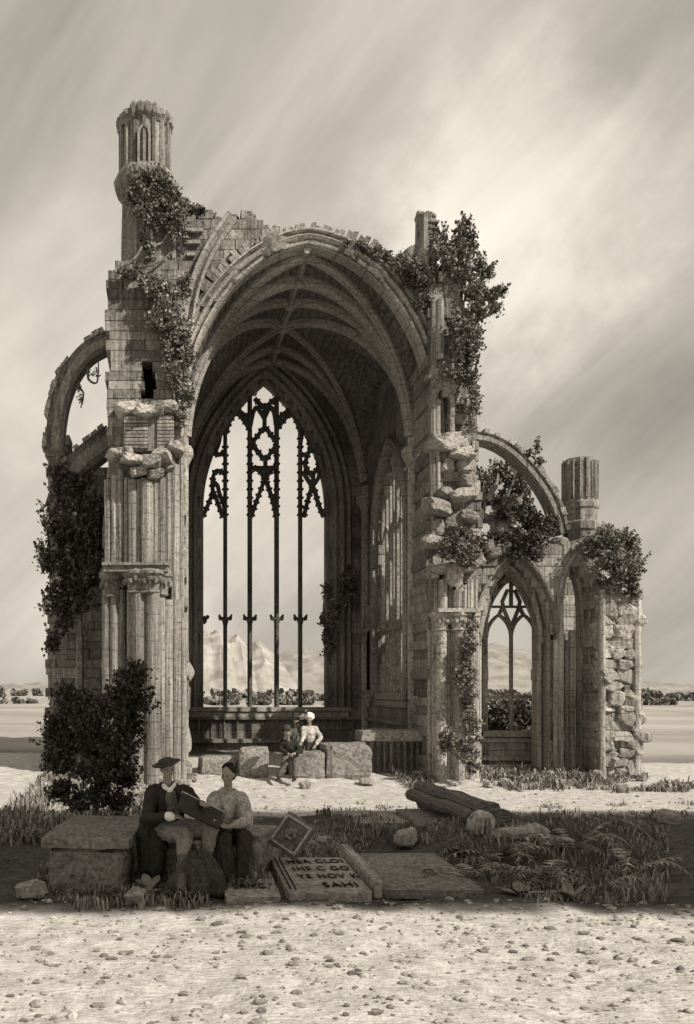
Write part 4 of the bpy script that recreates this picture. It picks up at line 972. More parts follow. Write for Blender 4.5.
ivy('wide bushy growth on top of the rough wall at the far right', [pc(604, 540, 23.9, 12, 9, 500), pc(618, 540, 23.9, 14, 10, 700), pc(632, 548, 23.9, 10, 10, 520), pc(612, 560, 23.7, 13, 12, 900), pc(628, 568, 23.6, 12, 13, 900), pc(616, 580, 23.6, 10, 10, 600), pc(634, 588, 23.6, 8, 10, 350), pc(596, 552, 24.1, 10, 6, 260), pc(604, 530, 24.1, 5, 7, 120), pc(590, 543, 24.3, 9, 5, 200)], mat='leaf', seed=9, size=.1, name='wall_bush', cat='bush')
ivy('tendrils dangling under the upper left flying buttress', [pc(79, 388, 23.2, 1.6, 8, 26), pc(81, 400, 23.2, 2, 6, 26), pc(91, 372, 23.2, 1.2, 9, 14), pc(97, 370, 23.2, 1.2, 9, 12)], seed=10, size=.07, stems=[[P(80, 372, 23.3), P(78, 384, 23.2), P(82, 394, 23.2), P(80, 406, 23.2)], [P(88, 364, 23.3), P(89, 380, 23.2), P(95, 380, 23.2), P(97, 362, 23.3)]])

def tree(label, base, limbs, clumps, mat='leaf', size=.1, seed=0, r=.09, name='small_tree', group=None, cat='tree', spray=False):
    o = thing(name, label, cat, base, group)
    t_ = MB()
    for pth in limbs:
        pts = smoothp3([Vector(p) for p in pth], 4); t_.tube(pts, [r * (1 - .85 * i / len(pts)) for i in range(len(pts))], 6)
    part('trunk', t_, 'bark', o); lv_ = MB(); (sprays if spray else leaves)(lv_, clumps, seed, size); part('crown', lv_, mat, o, recalc=False)
    return o
def q(px, py, Y=21.9): return P(px, py, Y)
B0 = q(446, 400)
tree('feathery upright bush sprouting from the top of the right pier against the sky', (B0.x, B0.y, B0.z),
     [[q(450, 400), q(452, 350), q(446, 300), q(442, 255), q(440, 232)], [q(452, 350), q(458, 300), q(462, 260), q(465, 225)], [q(454, 360), q(468, 320), q(480, 290), q(486, 262)], [q(456, 350), q(478, 320), q(494, 300), q(500, 288)], [q(454, 400), q(464, 380), q(470, 360), q(482, 325)]],
     [pc(441, 245, 21.9, 6, 18, 420), pc(434, 262, 21.9, 5, 14, 200), pc(450, 268, 21.9, 8, 20, 600), pc(458, 245, 21.9, 7, 16, 520), pc(465, 228, 21.9, 8, 10, 420), pc(472, 242, 21.9, 6, 14, 330), pc(464, 268, 21.8, 9, 16, 650), pc(480, 264, 21.9, 6, 10, 300), pc(486, 272, 21.9, 7, 8, 240), pc(474, 288, 21.8, 10, 12, 600), pc(488, 292, 21.9, 9, 8, 380), pc(498, 290, 21.9, 7, 6, 220), pc(494, 306, 21.9, 8, 7, 260), pc(478, 310, 21.8, 10, 12, 600), pc(468, 330, 21.5, 11, 12, 800), pc(456, 322, 21.4, 8, 10, 400), pc(466, 352, 21.4, 11, 12, 900), pc(456, 372, 21.4, 10, 9, 600), pc(470, 374, 21.5, 7, 14, 450), pc(474, 400, 21.6, 4, 18, 300), pc(470, 425, 21.6, 3, 10, 120), pc(480, 340, 21.8, 4, 10, 90)], mat='leaf', size=.08, seed=20, r=.07, name='wall_tree', spray=True)
B0 = P(462, 560, 27.5)
T = lambda x, y: P(x, y, 27.5)
tree('spreading tree with pale bare branches behind the side chapel', (B0.x, 27.5, 0.2),
     [[(B0.x, 27.5, 0), (B0.x, 27.5, 3), T(468, 560), T(478, 525), T(484, 510), T(484, 495), T(480, 470)], [T(492, 525), T(502, 505), T(512, 485), T(516, 466)], [T(490, 535), T(508, 512), T(524, 492), T(528, 478)], [T(492, 520), T(480, 512), T(474, 498)], [T(486, 500), T(496, 484), T(498, 470)]],
     [pc(484, 480, 27.6, 9, 14, 330), pc(496, 474, 27.7, 9, 12, 360), pc(510, 478, 27.7, 9, 12, 360), pc(522, 484, 27.7, 9, 12, 360), pc(478, 500, 27.8, 7, 12, 300), pc(494, 498, 27.9, 12, 10, 420), pc(512, 500, 27.8, 12, 10, 420), pc(504, 520, 27.9, 20, 10, 400), pc(526, 500, 27.8, 5, 8, 140)], seed=21, r=.12, size=.12, mat='leaf', spray=True)
T = lambda x, y: P(x, y, 26.6)
tree('slim sapling with feathery top rising behind the slender flying buttress', (T(533, 540).x, 26.6, T(533, 540).z),
     [[T(533, 540), T(530, 500), T(533, 470), T(537, 442)], [T(531, 480), T(526, 462), T(524, 450)], [T(532, 475), T(541, 462)]],
     [pc(537, 446, 26.6, 4, 6, 60), pc(532, 458, 26.6, 5, 7, 90), pc(525, 454, 26.6, 4, 6, 60), pc(540, 460, 26.6, 3, 5, 40), pc(529, 470, 26.6, 6, 6, 80)], seed=22, r=.05, size=.11, name='sapling', mat='leaf', spray=True)
T = lambda x, y: P(x, y, 22.8)
tree('large dark tree filling the gap between the left edge and the left pier', (T(78, 640).x, 22.8, .1),
     [[(T(78, 0).x, 22.8, .1), T(80, 640), T(74, 570), T(70, 520)], [T(78, 600), T(95, 560), T(102, 520)], [T(104, 590), T(96, 580), T(88, 590)]],
     [pc(72, 500, 22.8, 17, 17, 1500), pc(92, 512, 22.8, 14, 15, 1300), pc(66, 530, 22.7, 14, 18, 1300), pc(86, 540, 22.7, 18, 18, 1700), pc(98, 560, 22.6, 9, 18, 700), pc(66, 562, 22.7, 14, 16, 1200), pc(84, 576, 22.6, 16, 14, 1200), pc(64, 590, 22.6, 12, 14, 900), pc(80, 602, 22.6, 13, 12, 800), pc(64, 618, 22.7, 11, 14, 600), pc(64, 470, 22.9, 10, 10, 350), pc(78, 480, 22.9, 12, 8, 350), pc(50, 520, 22.8, 10, 16, 500), pc(46, 556, 22.7, 9, 18, 500), pc(50, 600, 22.7, 9, 16, 450), pc(52, 640, 22.7, 8, 14, 350)], mat='leafdark', seed=23, size=.10, r=.14, spray=True)
# big shrub in front of the left pier
YS = 13.6
tree('big dark bush spilling in front of the left pier, behind the box tomb', (P(95, 0, YS).x, YS, 0),
     [[(P(95, 0, YS).x, YS, 0), P(98, 780, YS), P(112, 730, YS), P(122, 700, YS), P(122, 680, YS)], [P(98, 780, YS), P(80, 740, YS), P(68, 700, YS)]],
     [pc(140, 672, YS, 11, 12, 500), pc(125, 684, YS, 14, 12, 800), pc(136, 700, YS, 14, 12, 800), pc(112, 704, YS, 14, 16, 1000), pc(92, 716, YS, 16, 14, 1100), pc(72, 716, YS, 16, 16, 1100), pc(128, 724, YS, 15, 14, 900), pc(70, 742, YS, 16, 14, 1000), pc(96, 742, YS - .2, 20, 16, 1500), pc(122, 748, YS - .2, 14, 14, 800), pc(108, 768, YS - .3, 17, 13, 900), pc(124, 776, YS - .2, 12, 12, 500), pc(98, 792, YS - .3, 14, 12, 600), pc(118, 800, YS - .3, 13, 12, 450), pc(64, 765, YS, 8, 8, 250), pc(84, 772, YS - .1, 8, 8, 200), pc(54, 730, YS, 10, 14, 500), pc(52, 760, YS, 10, 12, 450), pc(60, 790, YS, 12, 10, 450), pc(80, 800, YS, 14, 10, 500), pc(64, 694, YS, 10, 9, 350), pc(86, 698, YS, 8, 8, 250)], mat='leafdark', seed=24, size=.065, r=.06, spray=True, name='shrub', cat='shrub')
tree('round dark hedge seen through the lower lights of the chapel window', (P(514, 0, 31).x, 31, 0), [[(P(514, 0, 31).x, 31, 0), (P(514, 0, 31).x, 31, 1.2)]],
     [pc(500, 722, 31, 14, 14, 900), pc(526, 720, 31, 14, 15, 900), pc(514, 712, 31.5, 18, 12, 700), pc(545, 726, 31, 12, 12, 500)], mat='leafdark', seed=25, size=.14, name='hedge_bush', cat='bush')

# far hedges and woods of the valley
hb = MB(); rnd = random.Random(31)
for (Y, n, x0, x1, h) in ((190, 110, -60, 140, 1.3), (260, 140, -90, 190, 1.8), (340, 160, -120, 250, 2.4), (440, 180, -160, 330, 3.2)):
    for i in range(n):
        x = x0 + (x1 - x0) * i / n + rnd.uniform(-2, 2)
        if noise.noise(Vector((x * .03, Y, 2))) < -.12: continue
        hh = h * rnd.uniform(.4, 1.1); leaves(hb, [(x, Y + rnd.uniform(-3, 3), gz(x, Y) + hh * .45, (x1 - x0) / n * .7, 1.5, hh * .5, 60)], i, Y * .006)
part('far_hedges', hb, 'hedge', recalc=False, kind='stuff')
# grass and weeds: uncountable
def mask(x, y):
    return noise.noise(Vector((x * .8, y * .9, 7))) + .5 * noise.noise(Vector((x * 2.5, y * 2.5, 2)))
def blades(mb, n, fn, seed, h=(.06, .18), w=.010):
    rnd = random.Random(seed)
    for i in range(n):
        x, y = fn(rnd)
        if x is None: continue
        z = gz(x, y); hh = rnd.uniform(*h) * (.35 + 1.3 * max(0, min(1, .5 + mask(x * 1.7 + 9, y * 1.7)))) * (1.8 if rnd.random() < .03 else 1); a = rnd.uniform(0, 6.28); l_ = rnd.uniform(.2, .9) * hh
        dx, dy = math.cos(a) * l_, math.sin(a) * l_; px_, py_ = -math.sin(a) * w, math.cos(a) * w
        mb.add([(x - px_, y - py_, z - .01), (x + px_, y + py_, z - .01), (x + dx * .4 + px_ * .8, y + dy * .4 + py_ * .8, z + hh * .7), (x + dx * .4 - px_ * .8, y + dy * .4 - py_ * .8, z + hh * .7), (x + dx, y + dy, z + hh * rnd.uniform(.75, 1))], [(0, 1, 2, 3), (3, 2, 4)])
gmb = MB()
def fgr(r):
    y = 9.2 + (r.random() ** 1.15) * 7.0; x = r.uniform(-1.6, 1.02 * (660 - VX) * y / F)
    if 1.2 < x < 3.9 and y < 11.8: return (None, None)
    if y > 14.6 and mask(x, y) < .1: return (None, None)
    if y < 9.9 and mask(x * 2, y * 2) < (9.9 - y) * .9: return (None, None)
    return (x, y) if mask(x, y) > -.28 else (None, None)
blades(gmb, 26000, fgr, 1, (.04, .13))
def mid(r):
    y = r.uniform(16, 18.2); x = r.uniform(1.8, 10.5); return (x, y) if mask(x, y) > .22 else (None, None)
blades(gmb, 7000, mid, 2, (.03, .08))
def foot(r):
    y = r.uniform(20.3, 25.3); x = r.uniform(5.5, 12.6)
    return (x, y) if mask(x, y) > .0 or y > 23.5 else (None, None)
blades(gmb, 12000, foot, 3, (.05, .18), .018)
def footl(r):
    y = r.uniform(13, 23); x = r.uniform(-3.2, -.3); return (x, y)
blades(gmb, 5000, footl, 4, (.06, .2), .016)
part('grass', gmb, 'leafpale', recalc=False, kind='stuff')

# arching weeds at the lower right: each plant its own thing
def frond_plant(px, py, Y, n, L_, seed, label):
    rnd = random.Random(seed); p = P(px, py, Y); z0 = gz(p.x, Y)
    o = thing('fern', label, 'fern', (p.x, Y, z0), 'arching weeds in the hollow at the lower right')
    for k in range(n):
        a = rnd.uniform(-.2, math.pi + .2) + (math.pi if rnd.random() < .5 else 0); ln = L_ * rnd.uniform(.45, 1.25); bd_ = rnd.uniform(-.5, .5); hg = rnd.uniform(.8, 1.35); mb = MB(); pts = []
        for i in range(11):
            f = i / 10; r_ = ln * f; pts.append(Vector((p.x + math.cos(a + bd_ * f) * r_, Y + math.sin(a + bd_ * f) * r_ * .7, z0 + ln * hg * (1.25 * f - 1.1 * f * f))))
        mb.tube(pts, [.012 * (1 - .7 * i / 10) for i in range(11)], 4)
        s = Vector((-math.sin(a), math.cos(a), 0))
        for i in range(2, 11):
            w = .13 * math.sin(i / 10.5 * math.pi) + .02
            for sg in (-1, 1):
                b = pts[i]; tip = b + s * sg * w + Vector((0, 0, -.03)) + (pts[i] - pts[i - 1]) * .5
                mb.add([b - (pts[i] - pts[i - 1]) * .4, tip, b + (pts[i] - pts[i - 1]) * .15], [(0, 1, 2)])
        part('frond', mb, 'leafpale' if rnd.random() < .8 else 'leaf', o, recalc=False)
names = ['small pale fern arching beside the round stone', 'fern with long curling fronds below the fallen shaft', 'leafy weed at the bottom right corner of the hollow', 'fern with tall fronds at the far right edge', 'wide fern in the middle of the dark hollow', 'short fern in the front of the hollow near the slabs', 'fern half hidden behind the others under the bank']
for i, (px, py, Y, n, L_) in enumerate([(500, 860, 12.1, 9, .62), (474, 880, 11.3, 8, .5), (600, 888, 10.7, 9, .5), (632, 872, 11.6, 9, .7), (548, 880, 11.1, 10, .66), (446, 890, 10.6, 7, .38), (575, 862, 12.4, 10, .75)]):
    frond_plant(px, py, Y, n, L_ * 1.15, 40 + i, names[i])
def leafy(px, py, Y, n, seed, label):
    rnd = random.Random(seed); p = P(px, py, Y); z0 = gz(p.x, Y); o = thing('dock_plant', label, 'plant', (p.x, Y, z0), 'broad-leaved docks in the foreground')
    for k in range(n):
        a = rnd.uniform(0, 6.28); L_ = rnd.uniform(.16, .34); el = rnd.uniform(.3, 1.1); mb = MB()
        d = Vector((math.cos(a) * math.cos(el), math.sin(a) * math.cos(el), math.sin(el))); s = Vector((-math.sin(a), math.cos(a), 0)); b = Vector((p.x, Y, z0))
        up = d.cross(s)
        prof_ = [0, .045, .065, .05, .0]; L5 = [b + d * L_ * f + Vector((0, 0, -.25 * L_ * f * f)) for f in (0, .3, .55, .8, 1)]
        vs = []
        for c_, w in zip(L5, prof_): vs += [c_ - s * w, c_ + up * -.012, c_ + s * w]
        mb.add(vs, [(3 * i + j, 3 * i + j + 1, 3 * i + j + 4, 3 * i + j + 3) for i in range(4) for j in (0, 1)])
        part('leaf', mb, 'leafpale', o, recalc=False)
for i, (px, py, Y, n, lb) in enumerate([(460, 852, 12.4, 11, 'broad-leaved weed just below the round carved stone'), (440, 862, 11.8, 9, 'broad-leaved weed left of the ferns'), (520, 895, 10.2, 10, 'broad-leaved weed in front of the wide fern'), (570, 898, 10.0, 9, 'broad-leaved weed near the lower right corner'), (246, 868, 10.9, 9, 'broad-leaved weed in front of the square stone block'), (150, 888, 10.3, 8, 'broad-leaved weed by the corner of the box tomb')]):
    leafy(px, py, Y, n, 60 + i, lb)
# ============================================================ STONES AND TOMBS
def cutstone(mb, x0, x1, y0, y1, z0, z1, rz=0, rx=0, ry=0, seed=0, amp=.02, ns=7, e=.82):
    """a worn squared stone: subdivided box with softened edges and chipped faces"""
    c = Vector(((x0 + x1) / 2, (y0 + y1) / 2, (z0 + z1) / 2)); h = Vector(((x1 - x0) / 2, (y1 - y0) / 2, (z1 - z0) / 2))
    rot = Matrix.Rotation(rz, 3, 'Z') @ Matrix.Rotation(rx, 3, 'X') @ Matrix.Rotation(ry, 3, 'Y')
    idx = {}; vs = []; fs = []
    def V(i, j, k):
        if (i, j, k) in idx: return idx[(i, j, k)]
        f = [2 * t / ns - 1 for t in (i, j, k)]
        p = Vector([f[a] * h[a] for a in range(3)])
        on = sum(1 for t in (i, j, k) if t in (0, ns))
        if on >= 2:
            sh = .03 * min(1, min(h) / .15) * (1.4 if on == 3 else 1)
            for a, t in enumerate((i, j, k)):
                if t in (0, ns): p[a] -= math.copysign(sh * (.6 + abs(noise.noise(p * 5 + Vector((seed, 0, 0)))) * 2.2), p[a])
        d = noise.noise(p * 3.5 + Vector((seed * 3.1, 1, 2))) + .5 * noise.noise(p * 9 + Vector((seed, 4, 2)))
        p += Vector([(1 if t == ns else -1 if t == 0 else 0) * d * amp for t in (i, j, k)])
        vs.append(c + rot @ p); idx[(i, j, k)] = len(vs) - 1; return len(vs) - 1
    for a in range(3):
        for side in (0, ns):
            for u in range(ns):
                for v in range(ns):
                    def I(uu, vv):
                        t = [0, 0, 0]; t[a] = side; t[(a + 1) % 3] = uu; t[(a + 2) % 3] = vv; return V(*t)
                    qd = (I(u, v), I(u + 1, v), I(u + 1, v + 1), I(u, v + 1)); fs.append(qd if side else qd[::-1])
    mb.add(vs, fs)
def stone(name, label, cat, args, mat='block', group=None, **k):
    mb = MB(); cutstone(mb, *args, **k); o = part(name, mb, mat); tag(o, label, cat, group); return o
# box tomb, lower left
bt = thing('box_tomb', 'long weathered box tomb at the lower left corner', 'tomb', (-1.05, 11, 0))
mb = MB(); cutstone(mb, -1.34, -.42, 10.3, 12.0, -.1, .50, rz=-.10, seed=1, amp=.03, ns=10); part('tomb_chest', mb, 'slab', bt)
mb = MB(); cutstone(mb, -1.40, -.36, 10.22, 12.1, .49, .62, rz=-.10, seed=2, amp=.03, ns=12); part('tomb_lid', mb, 'slab', bt)
# seats
stone('stone_block', 'low dark block on which the man in the flat hat sits', 'stone block', (-.3, .28, 10.6, 11.1, -.05, .5), 'slab', 'loose blocks in the foreground', seed=3, rz=.2)
stone('stone_block', 'low block on which the bareheaded companion sits', 'stone block', (.42, .98, 10.65, 11.15, -.05, .47), 'slab', 'loose blocks in the foreground', seed=4, rz=-.1)
bk = thing('square_block', 'square hewn block with its lit top in pale stone beside the companion', 'stone block', (1.0, 11.2, 0), 'loose blocks in the foreground')
mb = MB(); cutstone(mb, .82, 1.3, 11.0, 12.0, -.05, .47, rz=-.38, seed=5, amp=.015); part('block_body', mb, 'block', bk)
mb = MB(); cutstone(mb, .84, 1.28, 11.05, 11.95, .46, .52, rz=-.38, seed=6, amp=.012); part('lit_top', mb, 'pale', bk)  # lit top put into the colour by a pale bed
# leaning carved panel
pl = thing('leaning_panel', 'square carved stone panel with a round boss leaning on the square block', 'carved stone', (1.55, 11.25, 0))
mb = MB(); cutstone(mb, -.21, .21, -.045, .045, -.24, .24, seed=7, amp=.012)
for s in ((-.15, -.15), (.15, -.15), (-.15, .15), (.15, .15)): pass
rotm = Matrix.Rotation(R(-25), 3, 'Z') @ Matrix.Rotation(R(-24), 3, 'X') @ Matrix.Rotation(R(28), 3, 'Y')
cen = Vector((1.52, 11.2, .49))
mb.v = [tuple(cen + rotm @ Vector(v)) for v in mb.v]; pnl = part('panel', mb, 'slab', pl)
mb = MB()
for k in range(6): mb.rock((.055 * math.cos(k * 1.047), -.06, .055 * math.sin(k * 1.047)), (.035, .03, .035), seed=k, sub=1)
mb.rock((0, -.07, 0), (.03, .03, .03), seed=9, sub=1); mb.v = [tuple(cen + rotm @ Vector(v)) for v in mb.v]; part('boss', mb, 'slab', pnl)
mb = MB()
for a, b, c, d in ((-.18, .18, -.2, -.17), (-.18, .18, .17, .2), (-.19, -.165, -.2, .2), (.165, .19, -.2, .2)): mb.box(a, b, -.062, -.045, c, d)
mb.v = [tuple(cen + rotm @ Vector(v)) for v in mb.v]; part('raised_border', mb, 'block', pnl)

def letters(txt, loc, size, rot, parent, sx=1.0, font_sy=1.0, name='inscription'):
    cu = bpy.data.curves.new(name, 'FONT'); cu.body = txt; cu.size = size; cu.extrude = .004; cu.offset = .0; cu.space_character = 1.15
    tmp = bpy.data.objects.new(name, cu); COL.objects.link(tmp)
    dg = bpy.context.evaluated_depsgraph_get(); me = bpy.data.meshes.new_from_object(tmp.evaluated_get(dg)); bpy.data.objects.remove(tmp)
    me.materials.clear(); me.materials.append(M['letter'])
    me.transform(Matrix.Translation(Vector(loc) - root_of(parent)) @ rot.to_4x4() @ Matrix.Diagonal((sx, font_sy, 1, 1)))
    o = bpy.data.objects.new(name, me); COL.objects.link(o); o.parent = parent; return o
# ledger slabs with lettering
def slab(name, label, x0, x1, y0, y1, z0, z1, tilt, mat, seed, cat='grave slab', group='grave slabs lying in the foreground', rz=0):
    o = thing(name, label, cat, ((x0 + x1) / 2, (y0 + y1) / 2, z0), group)
    mb = MB(); cutstone(mb, x0, x1, y0, y1, z0, z1, rx=tilt, rz=rz, seed=seed, amp=.010, ns=12); part('slab_stone', mb, mat, o); return o
s1 = slab('inscribed_slab', 'flat grave slab with four lines of worn lettering in the foreground', 1.28, 2.2, 9.75, 11.5, .02, .14, R(2), 'block', 11)
def on(x, y, lift=.012): return (x, y, .14 + (y - 10.62) * math.tan(R(2)) + lift)
fl = Matrix.Rotation(R(3), 3, 'X') @ Matrix.Rotation(R(3), 3, 'Z')
for i, (t, x, y) in enumerate((('HEA CLOI', 1.45, 11.08), ('IHE C GO', 1.47, 10.70), ('YE HOV K', 1.48, 10.32), ('SAHI', 1.70, 9.93))):
    letters(t, on(x, y), .15, fl, s1, sx=.95 if i < 3 else 1.15, font_sy=1.75, name='inscription')
mb = MB()
for x in (1.315, 1.37): mb.box(x, x + .014, 9.85, 11.4, 0, .008)
mb.v = [(v[0], v[1], on(v[0], v[1], .008)[2] + v[2]) for v in mb.v]; part('border_line', mb, 'letter', s1)
s2 = slab('inscribed_slab', 'smaller half buried slab lettered SANC at the left of the large one', .60, 1.2, 9.7, 10.5, -.02, .09, R(2), 'block', 12)
letters('SANC', (.70, 9.98, .09 + .012), .14, fl, s2, sx=.95, font_sy=2.0)
s3 = slab('sunken_slab', 'broad bare grave slab tilted up at its left edge, right of the lettered slab', 2.36, 3.5, 10.0, 11.9, .0, .12, R(2), 'slab', 13)
mb = MB(); cutstone(mb, 2.24, 2.35, 9.9, 11.9, .02, .24, rx=R(2), seed=14, amp=.008, ns=10); part('raised_edge', mb, 'pale', s3)
slab('flat_slab', 'pale flat slab lying in front of the sunlit floor', 3.0, 3.95, 14.6, 15.9, .05, .16, R(1), 'pale', 15, group='flat paving slabs')
slab('flat_slab', 'grey flat slab beside the fallen timbers', 3.9, 4.9, 14.0, 15.6, .10, .22, R(2), 'slab', 16, group='flat paving slabs')
slab('flat_slab', 'narrow upturned slab edge under the fallen timbers', 4.5, 5.6, 13.3, 14.3, .1, .3, R(4), 'slab', 17, group='flat paving slabs', rz=.2)
# fallen clustered shaft lying across the bank
fb = thing('fallen_shaft', 'fallen bundle of moulded shafts lying across the grassy bank', 'column fragment', (4.4, 15, .2))
a0, a1 = P(424, 806, 16.2), P(488, 836, 13.4); a0.z = .42; a1.z = .42
dv = (a1 - a0).normalized(); sv = Vector((-dv.y, dv.x, 0)).normalized()
for k, (o, zz, r) in enumerate(((-.24, .0, .11), (-.08, .12, .12), (.09, .1, .11), (.24, -.03, .12), (0, -.12, .16))):
    mb = MB(); rr = [r * (1 + .06 * math.sin(i * 2.1 + k)) for i in range(12)]
    mb.tube([a0.lerp(a1, i / 11) + sv * o + Vector((0, 0, zz + .015 * math.sin(i + k))) for i in range(12)], rr, 8, B=(0, 0, 1)); part('shaft_length', mb, 'wood', fb)
# round drum end and the long pale stone beside it
rd = thing('round_stone', 'round carved boss stone at the end of the fallen shafts', 'carved stone', (P(481, 0, 13.1).x, 13.1, .2))
mb = MB(); c = P(481, 824, 13.1); mb.rock((c.x, c.y, c.z), (.2, .16, .2), seed=3, sub=3, amp=.12)
part('boss_stone', mb, 'block', rd, smooth=True)
mb = MB()
for k in range(6): th = math.pi * k / 6; mb.sweep([(c.x - .17 + .065 * k, c.y - .165 * math.sin(math.pi * (k + .6) / 6.2), c.z - .12), (c.x - .17 + .065 * k, c.y - .18 * math.sin(math.pi * (k + .6) / 6.2), c.z), (c.x - .17 + .065 * k, c.y - .165 * math.sin(math.pi * (k + .6) / 6.2), c.z + .12)], [(-.012, -.02), (.012, -.02), (.012, .02), (-.012, .02)], (0, 1, 0))
part('carved_rib', mb, 'pale', rd)
mb = MB(); pts = [P(488, 838, 13.0), P(505, 835, 12.9), P(520, 833, 12.8), P(536, 831, 12.8), P(550, 833, 12.7)]; mb.tube(smoothp3(pts, 3), [.07, .09, .11, .11, .1, .1, .09, .1, .11, .12, .09, .06, .03], 8, B=(0, 0, 1))
tag(part('fallen_stone', mb, 'block'), 'long thin pale stone lying right of the round boss', 'stone')
# pale blocks and slab in the choir
G_ = 'pale fallen blocks at the mouth of the choir'
def pxstone(label, px0, px1, py, Y, dpt, seed, mat='pale', rz=0, base=None, name='pale_block', amp=.03, cat='stone block'):
    a = P(px0, py, Y); b = P(px1, py, Y); return stone(name, label, cat, (a.x, b.x, Y, Y + dpt, .12 if base is None else base, a.z), mat, G_, seed=seed, rz=rz, amp=amp)
pxstone('pale weathered block at the left end, nearest the left pier', 200, 238, 757, 22.4, .7, 21, rz=.1)
pxstone('sunlit pale block just left of the man with dark coat', 240, 270, 748, 22.0, .8, 22, rz=-.05)
pxstone('block on which the standing couple rests', 292, 326, 752, 21.75, .7, 23)
pxstone('pale rounded block right of the woman in the white cap', 325, 372, 744, 21.8, .9, 24, rz=.04, amp=.05)
al = thing('altar_slab', 'thick pale altar slab on a dark carved base against the choir wall', 'altar', (5.6, 23.2, .2))
a = P(361, 730, 22.6); b = P(432, 742, 22.6)
mb = MB(); cutstone(mb, a.x, b.x, 22.55, 23.5, b.z, a.z, seed=31, amp=.025, ns=10); part('table_slab', mb, 'pale', al)
mb = MB(); mb.box(a.x + .22, b.x - .08, 22.85, 23.4, .1, b.z); part('altar_core', mb, 'dark_stone', al)
for k in range(9):
    x = a.x + .3 + k * .17; mb = MB(); mb.lathe(x, 22.78, [(.06, .2), (.075, .26), (.045, .32), (.045, b.z - .12), (.08, b.z - .04), (.08, b.z)], 8); part('colonnette', mb, 'stone', al)
mb = MB(); cutstone(mb, a.x + .15, b.x - .03, 22.65, 23.4, .1, .25, seed=33, amp=.03); part('plinth', mb, 'stone', al)
# scattered rubble: each stone its own object, copied from a few prototypes
protos = []
for k in range(5):
    mb = MB(); cutstone(mb, -.16, .16, -.12, .12, -.03, .17, seed=40 + k, amp=.05, ns=5, rz=k); o = part('rubble_stone', mb, 'block' if k % 2 else 'pale'); protos.append(o)
rnd = random.Random(77)
spots = [(-.2, 21.0, 'at the foot of the left pier'), (.35, 20.9, 'just right of the left pier'), (.8, 22.6, 'inside the choir by the left block'), (6.6, 20.9, 'left of the bramble'), (7.3, 20.7, 'under the bramble at the right pier'), (7.9, 21.2, 'right of the right pier'), (8.6, 23.4, 'below the chapel window at its left'), (9.9, 23.6, 'below the middle of the chapel window'), (11.0, 23.2, 'below the narrow arch'), (11.9, 22.7, 'at the foot of the rough right wall'), (10.2, 20.2, 'on the grass in front of the chapel'), (4.6, 21.1, 'in front of the altar slab'), (3.1, 20.6, 'in front of the standing couple'), (5.2, 16.9, 'at the far side of the grassy bank'), (6.9, 14.6, 'on the bank right of the round boss'), (8.3, 15.0, 'on the bank towards the right edge'), (2.3, 13.5, 'between the leaning panel and the pale slab'), (1.9, 12.9, 'behind the leaning panel'), (.1, 12.9, 'behind the man in the flat hat'), (4.3, 11.2, 'right of the bare slab'), (5.4, 12.6, 'below the long thin stone'), (-1.5, 9.95, 'in front of the box tomb'), (-.35, 9.8, 'left of the cloak by the grass edge'), (3.4, 12.9, 'behind the bare slab'), (-2.2, 20.6, 'in front of the stepped wall')]
for i, (x, y, lb) in enumerate(spots):
    o = protos[i] if i < 5 else protos[i % 5].copy()
    if i >= 5: COL.objects.link(o)
    s = rnd.uniform(.55, 1.35); o.location = (x, y, gz(x, y)); o.scale = (s * rnd.uniform(.8, 1.4), s, s * rnd.uniform(.6, 1.1)); o.rotation_euler = (rnd.uniform(-.2, .2), rnd.uniform(-.2, .2), rnd.uniform(0, 6))
    tag(o, 'small rubble stone lying ' + lb, 'rubble', 'small rubble stones lying about')

# ============================================================ PEOPLE
def ball(mb, c, r, sub=2):
    import bmesh
    bm = bmesh.new(); bmesh.ops.create_icosphere(bm, subdivisions=sub, radius=1)
    if not isinstance(r, (tuple, list)): r = (r, r, r)
    mb.add([(c[0] + v.co.x * r[0], c[1] + v.co.y * r[1], c[2] + v.co.z * r[2]) for v in bm.verts], [tuple(v.index for v in f.verts) for f in bm.faces]); bm.free()
def cap(mb, a, b, ra, rb, fx=1.0):
    a = Vector(a); b = Vector(b); n = 5
    ball(mb, a, ra); ball(mb, b, rb)
    mb.tube([a.lerp(b, i / n) for i in range(n + 1)], [ra + (rb - ra) * i / n for i in range(n + 1)], 10, B=(0.13, .99, .07))
def drape(mb, a, b, r, n, seed, th=.016, arc0=0, arc1=6.28):
    """loose folds of cloth: thin ridges running down a limb or the trunk"""
    rnd = random.Random(seed); a = Vector(a); b = Vector(b); t = (b - a).normalized(); u = t.cross(Vector((.2, 1, .1))).normalized(); v = t.cross(u)
    for k in range(n):
        th0 = arc0 + (arc1 - arc0) * (k + rnd.random() * .6) / n; tw = rnd.uniform(-.7, .7); s0, s1 = rnd.uniform(0, .35), rnd.uniform(.6, 1.05); pts = []
        for i in range(7):
            f = s0 + (s1 - s0) * i / 6; an = th0 + tw * f; rr = (r[0] + (r[1] - r[0]) * f)
            pts.append(a.lerp(b, f) + (u * math.cos(an) + v * math.sin(an)) * rr)
        mb.tube(pts, [th * x for x in (.3, .8, 1, 1.1, 1, .8, .4)], 6)
